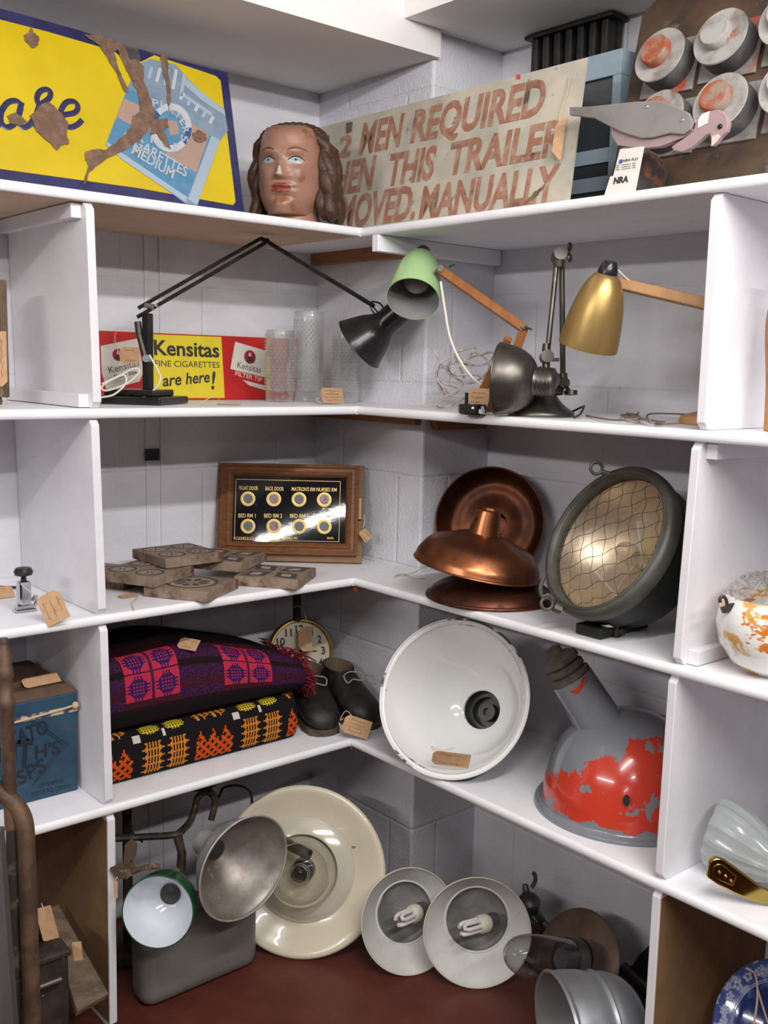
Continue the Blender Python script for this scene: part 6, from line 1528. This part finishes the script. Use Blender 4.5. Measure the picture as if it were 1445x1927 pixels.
# ---- pipe
a, b = near(582, 1609, V((-.12, -.05, .27))), near(508, 1571, V((-.20, .10, .28)))
mb = MB(); d = (a-b).normalized(); T = frame(b, d); L_ = (a-b).length
mb.lathe([(.0, 0), (.0125, 0), (.0125, L_), (.0098, L_), (.0098, .01), (0, .01)], T, 24); solo(mb, 'metal_pipe', mat('dull brown pipe', (.14, .125, .09), .4, .7, col2=(.09, .075, .05), scale=30), 'short metal pipe poking out from behind the aluminium shade over the cream dish', 'pipe', b)
# ---- flood light shades with energy saving bulbs
FLI = mat('dusty white enamel', (.56, .555, .53), .42, col2=(.48, .47, .44), scale=16, lo=.4, hi=.7, bump=.1, col3=(.25, .22, .2), scale3=60, lo3=.68, hi3=.74)
FLB = mat('dusty grey reflector back', (.19, .185, .175), .5, col2=(.12, .115, .11), scale=18, bump=.1)
def flood(px, py, maj, mn, ang, label, ip, spin):
    M, r = disc_rest(px, py, maj, mn, ang, .0012, ext=1.02)
    t = thing('floodlight_shade', label, 'lampshade', M, 'white floodlight shades')
    ctr = M.inverted() @ near(*ip, M.translation); off = V((ctr.x, ctr.y, 0))*.55
    nv = 14; k = 64; vs = []; fs = []; D_ = .085; r2 = r*.60
    prof = [(1., 0), (.985, -.003), (.95, -.009), (.62, -.036), (.60, -.040)]
    vs = []
    for f, z in prof:
        w_ = (1-f)/.4
        for i in range(k): a = 2*pi*i/k; vs.append((r*f*cos(a)+off.x*w_, r*f*sin(a)+off.y*w_, z))
    for s in range(len(prof)-1):
        for i in range(k): j = (i+1) % k; fs.append((s*k+i, s*k+j, (s+1)*k+j, (s+1)*k+i))
    mb = MB(); mb.add(vs, fs); mb.build('flared_shade', FLI, t, smooth=50)
    mb = MB(); mb.torus(r, .0016, None, 64, 8); mb.build('rim', mat('cream rim', (.50, .47, .36), .5), t)
    T = Matrix.Translation(V((off.x, off.y, -.038)))
    mb = MB(); mb.torus(r*.605, .003, T, 56, 8); mb.build('inner_bead', FLI, t)
    mb = MB(); mb.lathe(arc_prof([(r*.60, -.002), (r*.57, -.012), (r*.42, -.022), (r*.2, -.026), (0.0005, -.027)], 5), T, 56); mb.build('reflector', FLB, t, smooth=60)
    mb = MB(); mb.lathe(arc_prof([(r*.62, .002), (r*.60, -.016), (r*.45, -.026), (r*.2, -.031), (0.0005, -.032)], 5), T, 48); mb.build('back', mat('grey shade back', (.2, .2, .2), .5), t, smooth=60)
    bx = T.to_3x3() @ V((0, 0, 1)); w_ = WM[t].to_3x3().inverted() @ (-CR*.93-CU*.22*spin)
    d = V((w_.x, w_.y, 0)).normalized()*.8+V((0, 0, .55)); d.normalize()
    b0 = V((off.x, off.y, -.020))-V((d.x, d.y, 0))*.040
    Tb = frame(b0, d)
    mb = MB(); mb.lathe([(0, -.012), (.017, -.012), (.019, .0), (.019, .012), (0, .014)], Tb, 28); mb.build('bulb_holder', mat('dark holder', (.06, .06, .065), .3), t)
    mb = MB(); mb.lathe([(.017, .012), (.0205, .018), (.0205, .034), (.017, .042), (0, .043)], Tb, 28); bb = mb.build('bulb_base', mat('cream bulb base', (.58, .54, .45), .4), t)
    CF = mat('white bulb tube', (.66, .63, .60), .25, col2=(.55, .50, .47), scale=30)
    for q in range(3):
        a = q*2*pi/3+.5; p = V((.0105*cos(a), .0105*sin(a), 0)); s_ = V((-sin(a), cos(a), 0))*.0060
        mb = MB(); mb.tube([p-s_+V((0, 0, .040)), p-s_+V((0, 0, .080)), p-s_*.5+V((0, 0, .086)), p+s_*.5+V((0, 0, .086)), p+s_+V((0, 0, .080)), p+s_+V((0, 0, .040))], .0048, 10, M=Tb); mb.build('bulb_tube', CF, bb)
flood(771, 1733, 95, 88, 25, 'dusty white floodlight shade with bulb, left of the pair on the floor', (775, 1713), .6)
flood(898, 1755, 101, 96, 75, 'dusty white floodlight shade with bulb, right and in front of the pair on the floor', (902, 1728), .15)
# ---- dark insulator lamp bracket
q = V((.24, -.36, .16)); t = thing('lamp_bracket', 'dark blue glass lamp bracket with metal cap behind the right floodlight shade', 'lamp bracket', V((.25, -.36, .0008)))
DB = mat('dark blue glaze', (.02, .03, .042), .12, coat=.4); GM = mat('grey iron fitting', (.13, .125, .12), .45, .7, col2=(.08, .075, .07), scale=30, bump=.2)
c = near(996, 1704, q)
mb = MB(); mb.sphere(c, .024, None, 0, 28); mb.build('globe', DB, t, world=True)
mb = MB(); mb.lathe(arc_prof([(.028, -.004), (.027, .010), (.018, .024), (.009, .030), (.007, .044), (.004, .048)], 4)+[(0, .048)], frame(c, CU*.8-CR*.15+_fw*.3), 28); mb.tube([near(*p, c) for p in ((1000, 1670), (1006, 1660), (1007, 1648), (1003, 1642))], .005, 8, sm=4); mb.build('cap', GM, t, world=True)
mb = MB(); e = V((.30, -.47, .012)); mb.tube([near(1005, 1712, c), near(1018, 1730, c), near(1024, 1738, c), V((.29, -.45, .06)), V((.30, -.47, .010))], .009, 10, sm=4); mb.tube([near(990, 1722, c), near(1005, 1738, c)], .007, 8); mb.build('arm', GM, t, world=True)
# ---- rusty ring
M, r = disc_rest(1090, 1802, 90, 66, 200, .0008)
M, r = disc_rest(1086, 1806, 93, 76, 196, .0008)
t = thing('metal_ring_plate', 'round brown rusty plate with central hole leaning behind the glass jar lamp', 'plate', M)
mb = MB(); mb.lathe([(r*.40, 0), (r*.42, .004), (r*.96, .004), (r, 0), (r*.96, -.004), (r*.40, -.004), (r*.40, 0)], None, 64); mb.build('ring', mat('brown rust plate', (.10, .062, .042), .55, .4, col2=(.15, .10, .075), scale=14, bump=.15), t, smooth=50)
mb = MB(); mb.lathe([(r*.42, .001), (r*.42, -.012), (r*.38, -.03), (0, -.035)], None, 48); mb.build('recess', mat('dark recess', (.03, .028, .027), .4), t)
# ---- glass jar lamp
q = V((.0, -.56, .10)); a, b = near(975, 1797, q), near(1068, 1806, q+V((.075, .03, .0)))
d = (a-b).normalized(); T = frame(b, d); L_ = (a-b).length; R = 40/pxm(q)
low = b.z-R
t = thing('jar_lamp', 'clear glass jar well lamp lying on its side, pointing left over the floor', 'light', T)
mb = MB(); mb.lathe(arc_prof([(R*.98, 0), (R, L_*.3), (R, L_*.72), (R*.86, L_*.98), (R*.5, L_*1.16), (0.0005, L_*1.24)], 6), None, 48); mb.build('glass_jar', glassy('jar glass', (.80, .80, .79), .04, .30), t)
mb = MB(); mb.lathe([(R*1.0, .004), (R*1.06, -.004), (R*1.06, -.022), (R*.8, -.028), (0, -.028)], None, 40); mb.build('base_ring', GM, t)
mb = MB(); mb.lathe([(0, -.02), (R*.55, -.02), (R*.5, .02), (0, .022)], None, 28); mb.build('lamp_holder', mat('dark holder', (.06, .06, .065), .3), t)
# ---- silver double domed lamp
q = V((.045, -.665, .08)); t = thing('domed_lamp', 'silver painted double domed metal lamp housing lying on the floor', 'light', V((.05, -.67, .0008)))
SIL = mat('aluminium paint', (.42, .44, .46), .36, .75, col2=(.36, .38, .40), scale=7, bump=.08, bs=50)
Rm = .110
oc = near(1048, 1905, q); ax = (near(1190, 1895, q+V((.02, -.02, 0)))-oc); ax = (dirim(-3)+_fw*.25).normalized()
T = frame(V((oc.x, oc.y, Rm+.004)), ax); oc2 = near(1052, 1915, V((-.03, -.70, .075))); T = frame(oc2, ax)
mb = MB(); mb.lathe([(Rm*.96, .0), (Rm*1.0, -.003), (Rm*1.03, .002), (Rm*1.0, .008)]+arc_prof([(Rm*1.0, .008), (Rm*.99, .03), (Rm*.95, .060), (Rm*.88, .082)], 5)+[(Rm*.90, .084), (Rm*.92, .088), (Rm*.89, .092)]+arc_prof([(Rm*.88, .092), (Rm*.86, .11), (Rm*.74, .140), (Rm*.50, .162), (Rm*.2, .174), (0.0005, .176)], 5), T, 64)
lowz = min(v.z for v in mb.v); sh_ = V((0, 0, .0012-lowz)); mb.v = [v+sh_ for v in mb.v]; mb.build('housing', SIL, t, world=True, smooth=40)
mb = MB(); mb.lathe([(Rm*.96, 0), (Rm*.9, .03), (Rm*.6, .08), (0, .09)], T, 48); mb.v = [v+sh_ for v in mb.v]; mb.build('inside', mat('dull inside', (.2, .2, .2), .5, .4), t, world=True)
# ---- tubes behind
for i, (a, b) in enumerate((((1148, 1826), (1218, 1842)), ((1165, 1846), (1217, 1862)))):
    A, B = near(*a, V((.30, -.60, .05))), near(*b, V((.24, -.78, .05))); dz = .0115+i*0-min(A.z, B.z)
    A = V((.34, -.60, .0130)) if i else V((.352, -.56, .0385)); B = V((.24, -.815, .0130)) if i else V((.255, -.815, .0385))
    mb = MB(); mb.tube([A, B], .012, 16); solo(mb, 'metal_tube', mat('dark steel tube', (.08, .075, .075), .35, .8, col2=(.05, .045, .045), scale=20), ('dark steel tube lying lower, on the floor by the right upright' if i else 'dark steel tube lying upper, above another tube by the right upright'), 'tube', A, group='dark steel tubes')
# ---- blue and white plate
pc = V((.16, -1.06, .13)); M, r = disc2(1462, 1945, 132, 118, 200, pc); 
lowz = M.translation.z-r*sqrt(1-M.col[2].z**2); M.translation += V((0, 0, .0012-lowz)) if lowz < .0012 else V((0, 0, 0))
t = thing('blue_plate', 'blue and white transfer printed plate standing with string round it', 'plate', M)
BLU = mat('dark blue transfer', (.018, .032, .14), .12, col2=(.10, .14, .30), scale=28, lo=.50, hi=.60, coat=.3)
BLR = mat('blue floral border', (.055, .08, .26), .12, col2=(.34, .38, .50), scale=38, lo=.50, hi=.56, coat=.3)
mb = MB(); mb.lathe([(0, -.014), (r*.58, -.014), (r*.64, -.008), (r*.70, -.006)], None, 64); mb.lathe([(0, -.019), (r*.5, -.019), (r*.98, -.004)], None, 64); mb.build('well', BLU, t, smooth=50)
mb = MB(); mb.lathe([(r*.70, -.006), (r*.85, -.002), (r*.97, .002), (r, .001), (r*.99, -.003)], None, 72); mb.build('rim', BLR, t, smooth=50)
mb = MB()
for rr_ in (.705, .735): mb.torus(r*rr_, .0010, Matrix.Translation(V((0, 0, -.0050))), 72, 6)
for i in range(26):
    a = 2*pi*i/26; c = V((r*.86*cos(a), r*.86*sin(a), -.001))
    for k in range(5):
        b = a+k*1.257; mb.sphere((c.x+.006*cos(b), c.y+.006*sin(b), -.0012), .0040, None, 0, 8, (1, 1, .35))
mb.build('pale_flowers', mat('pale blue print', (.36, .42, .56), .15), t)
mb = MB(); mb.tube([near(*p, M.translation-_fw*.03) for p in ((1403, 1822), (1420, 1832), (1425, 1860), (1424, 1890), (1418, 1930))], .0018, 6, sm=5); mb.tube([near(*p, M.translation-_fw*.03) for p in ((1425, 1860), (1434, 1890), (1445, 1925))], .0018, 6, sm=5); mb.build('string', STRING, t, world=True)
# ================================================================== LEFT FOREGROUND
RUSTP = mat('rusty brown pipe', (.075, .046, .032), .6, .35, col2=(.15, .085, .05), scale=20, bump=.3, bs=120, col3=(.30, .25, .19), scale3=36, lo3=.66, hi3=.73)
q = V((-.80, -.16, .5)); t = thing('sack_truck', 'rusty tubular trolley with curved handle at the lower left edge', 'trolley', V((-.80, -.16, .0008)))
def nq(px, py): return near(px, py, q)
rp = 17/pxm(q)
mb = MB(); e = nq(58, 1740); 
pts = smooth_path([nq(-25, 1480), nq(-2, 1490), nq(25, 1510), nq(45, 1545), nq(50, 1600)], 6)+[nq(53, 1700), nq(57, 1820), nq(62, 1960)]
pts.append(V((pts[-1].x, pts[-1].y, .002)))
mb.tube(pts, rp, 14); mb.build('curved_tube', RUSTP, t, world=True)
mb = MB(); c0_, c1_ = nq(6, 1200), nq(22, 1560); d = c1_-c0_; T = frame(c0_, d); l = d.length; ru = 14/pxm(q)
mb.lathe([(0, 0), (ru*.5, 0), (ru*.7, .006), (ru*.6, .012), (ru*.9, .02), (ru*1.0, .05), (ru*1.15, .055), (ru*1.15, .07), (ru*.95, .075), (ru*.95, .105), (ru*1.2, .11), (ru*1.2, .125), (ru*.95, .13), (ru*.9, l), (0, l)], T, 24); mb.build('turned_post', RUSTP, t, world=True)
mb = MB(); mb.tube([nq(22, 1556), nq(26, 1700), nq(30, 1960)], ru*.8, 10); mb.tube([nq(24, 1690), nq(52, 1700)], .007, 8); mb.build('inner_post', mat('black rusty post', (.03, .024, .02), .6, .3, col2=(.10, .075, .05), scale=30, lo=.55, hi=.65), t, world=True)
q2 = V((-.86, -.22, .3)); F = frame_xy(near(0, 1900, q2), CR, V((0, 0, 1)))
mb = MB(); a = near(-60, 1560, q2); b = near(8, 1560, q2); c = near(36, 1960, q2); d = near(-60, 1960, q2)
WM['gp'] = F; mb.prism([uvp('gp', *p) for p in ((-40, 1560), (4, 1560), (33, 1960), (-40, 1960))], -.012, .012, F)
lowz = min(v.z for v in mb.v)
solo(mb, 'grey_board', mat('weathered grey timber', (.085, .077, .075), .8, col2=(.06, .054, .052), scale=12, stretch=(1, 1, .15), bump=.2), 'weathered grey timber board at the lower left edge, nearest the camera', 'board', near(0, 1955, q2), smooth=0, bevel=.002)
mb = MB(); q3 = near(-2, 1880, q2-_fw*.03); mb.tube([q3-CU*.03-CR*.01, q3, q3+CU*.02-CR*.004], .012, 10); 
# ---- wooden toolbox and plank in the left floor bay
WD = mat('grey weathered oak', (.17, .125, .085), .75, col2=(.10, .07, .045), scale=14, stretch=(1.2, 3, 1), bump=.35, col3=(.30, .24, .18), scale3=16, lo3=.62, hi3=.74)
pa = [at(*p, z=.155) for p in ((213, 1868), (146, 1905), (86, 1725), (85, 1705))]
mb = MB(); P_ = [V((-.655, -.015, .155)), V((-.735, -.055, .15)), V((-.80, .22, .19)), V((-.66, .30, .19))]
a_ = near(212, 1866, V((-.66, -.02, .14))); b_ = near(146, 1903, V((-.74, -.05, .13))); c_ = near(84, 1712, V((-.78, .26, .2)))
d_ = a_+(c_-b_)*.98; d_ = V((min(d_.x, -.645), d_.y, d_.z))
a_.x = min(a_.x, -.645)
nn = (b_-a_).cross(c_-a_).normalized(); nn = nn if nn.z > 0 else -nn
vs = [a_, b_, c_, d_]; vs = vs+[v-nn*.016 for v in vs]
mb.add(vs, [(0, 1, 2, 3), (7, 6, 5, 4), (0, 1, 5, 4), (1, 2, 6, 5), (2, 3, 7, 6), (3, 0, 4, 7)])
solo(mb, 'wooden_plank', WD, 'weathered oak plank sloping down at the left inside the floor bay', 'plank', (a_+b_)/2-nn*.016, smooth=0, bevel=.003)
q = V((-.80, -.08, .12)); t = thing('tool_chest', 'dark paint spattered wooden chest with metal rail behind the rusty trolley', 'chest', V((-.82, -.02, .0008)))
DKW = mat('dark spattered wood', (.022, .016, .012), .6, col2=(.05, .035, .025), scale=20, col3=(.34, .29, .20), scale3=34, lo3=.64, hi3=.69, bump=.2)
xr3 = near(138, 1800, q).x; zt3 = near(138, 1795, q).z
mb = MB(); mb.box2((-.13, -.06, 0), (xr3+.82, .06, zt3-.012)); mb.build('body', DKW, t, smooth=0, bevel=.003)
mb = MB(); mb.box2((-.13, -.066, zt3-.012), (xr3+.82+.004, .066, zt3)); mb.build('lid', DKW, t, smooth=0, bevel=.003)
mb = MB(); mb.tube([(-.13, -.070, zt3-.05), (xr3+.80, -.070, zt3-.05)], .006, 10); mb.build('rail', mat('dull steel rail', (.16, .15, .13), .4, .8), t)
mb = MB(); mb.tube([(.0, -.02, zt3), (.02, -.02, zt3+.03), (.045, -.01, zt3+.03), (.055, .0, zt3)], .012, 10, sm=4); mb.build('handle', DKW, t)
o = near(82, 1772, q-_fw*.035)
price_tag(o, CR*.94+CU*.25, CU*.97-CR*.14, .030, .062, 'plain kraft card tag hanging by the trolley above the spattered chest', [o+CU*.06+CR*.0, near(78, 1700, o)], lines=0, cut=.05)
o = near(139, 1808, V((-.75, -.05, .17)))
price_tag(o, CR*.95+CU*.1, CU, .018, .036, 'small orange kraft tag standing on the weathered oak plank', lines=0, cut=.05)
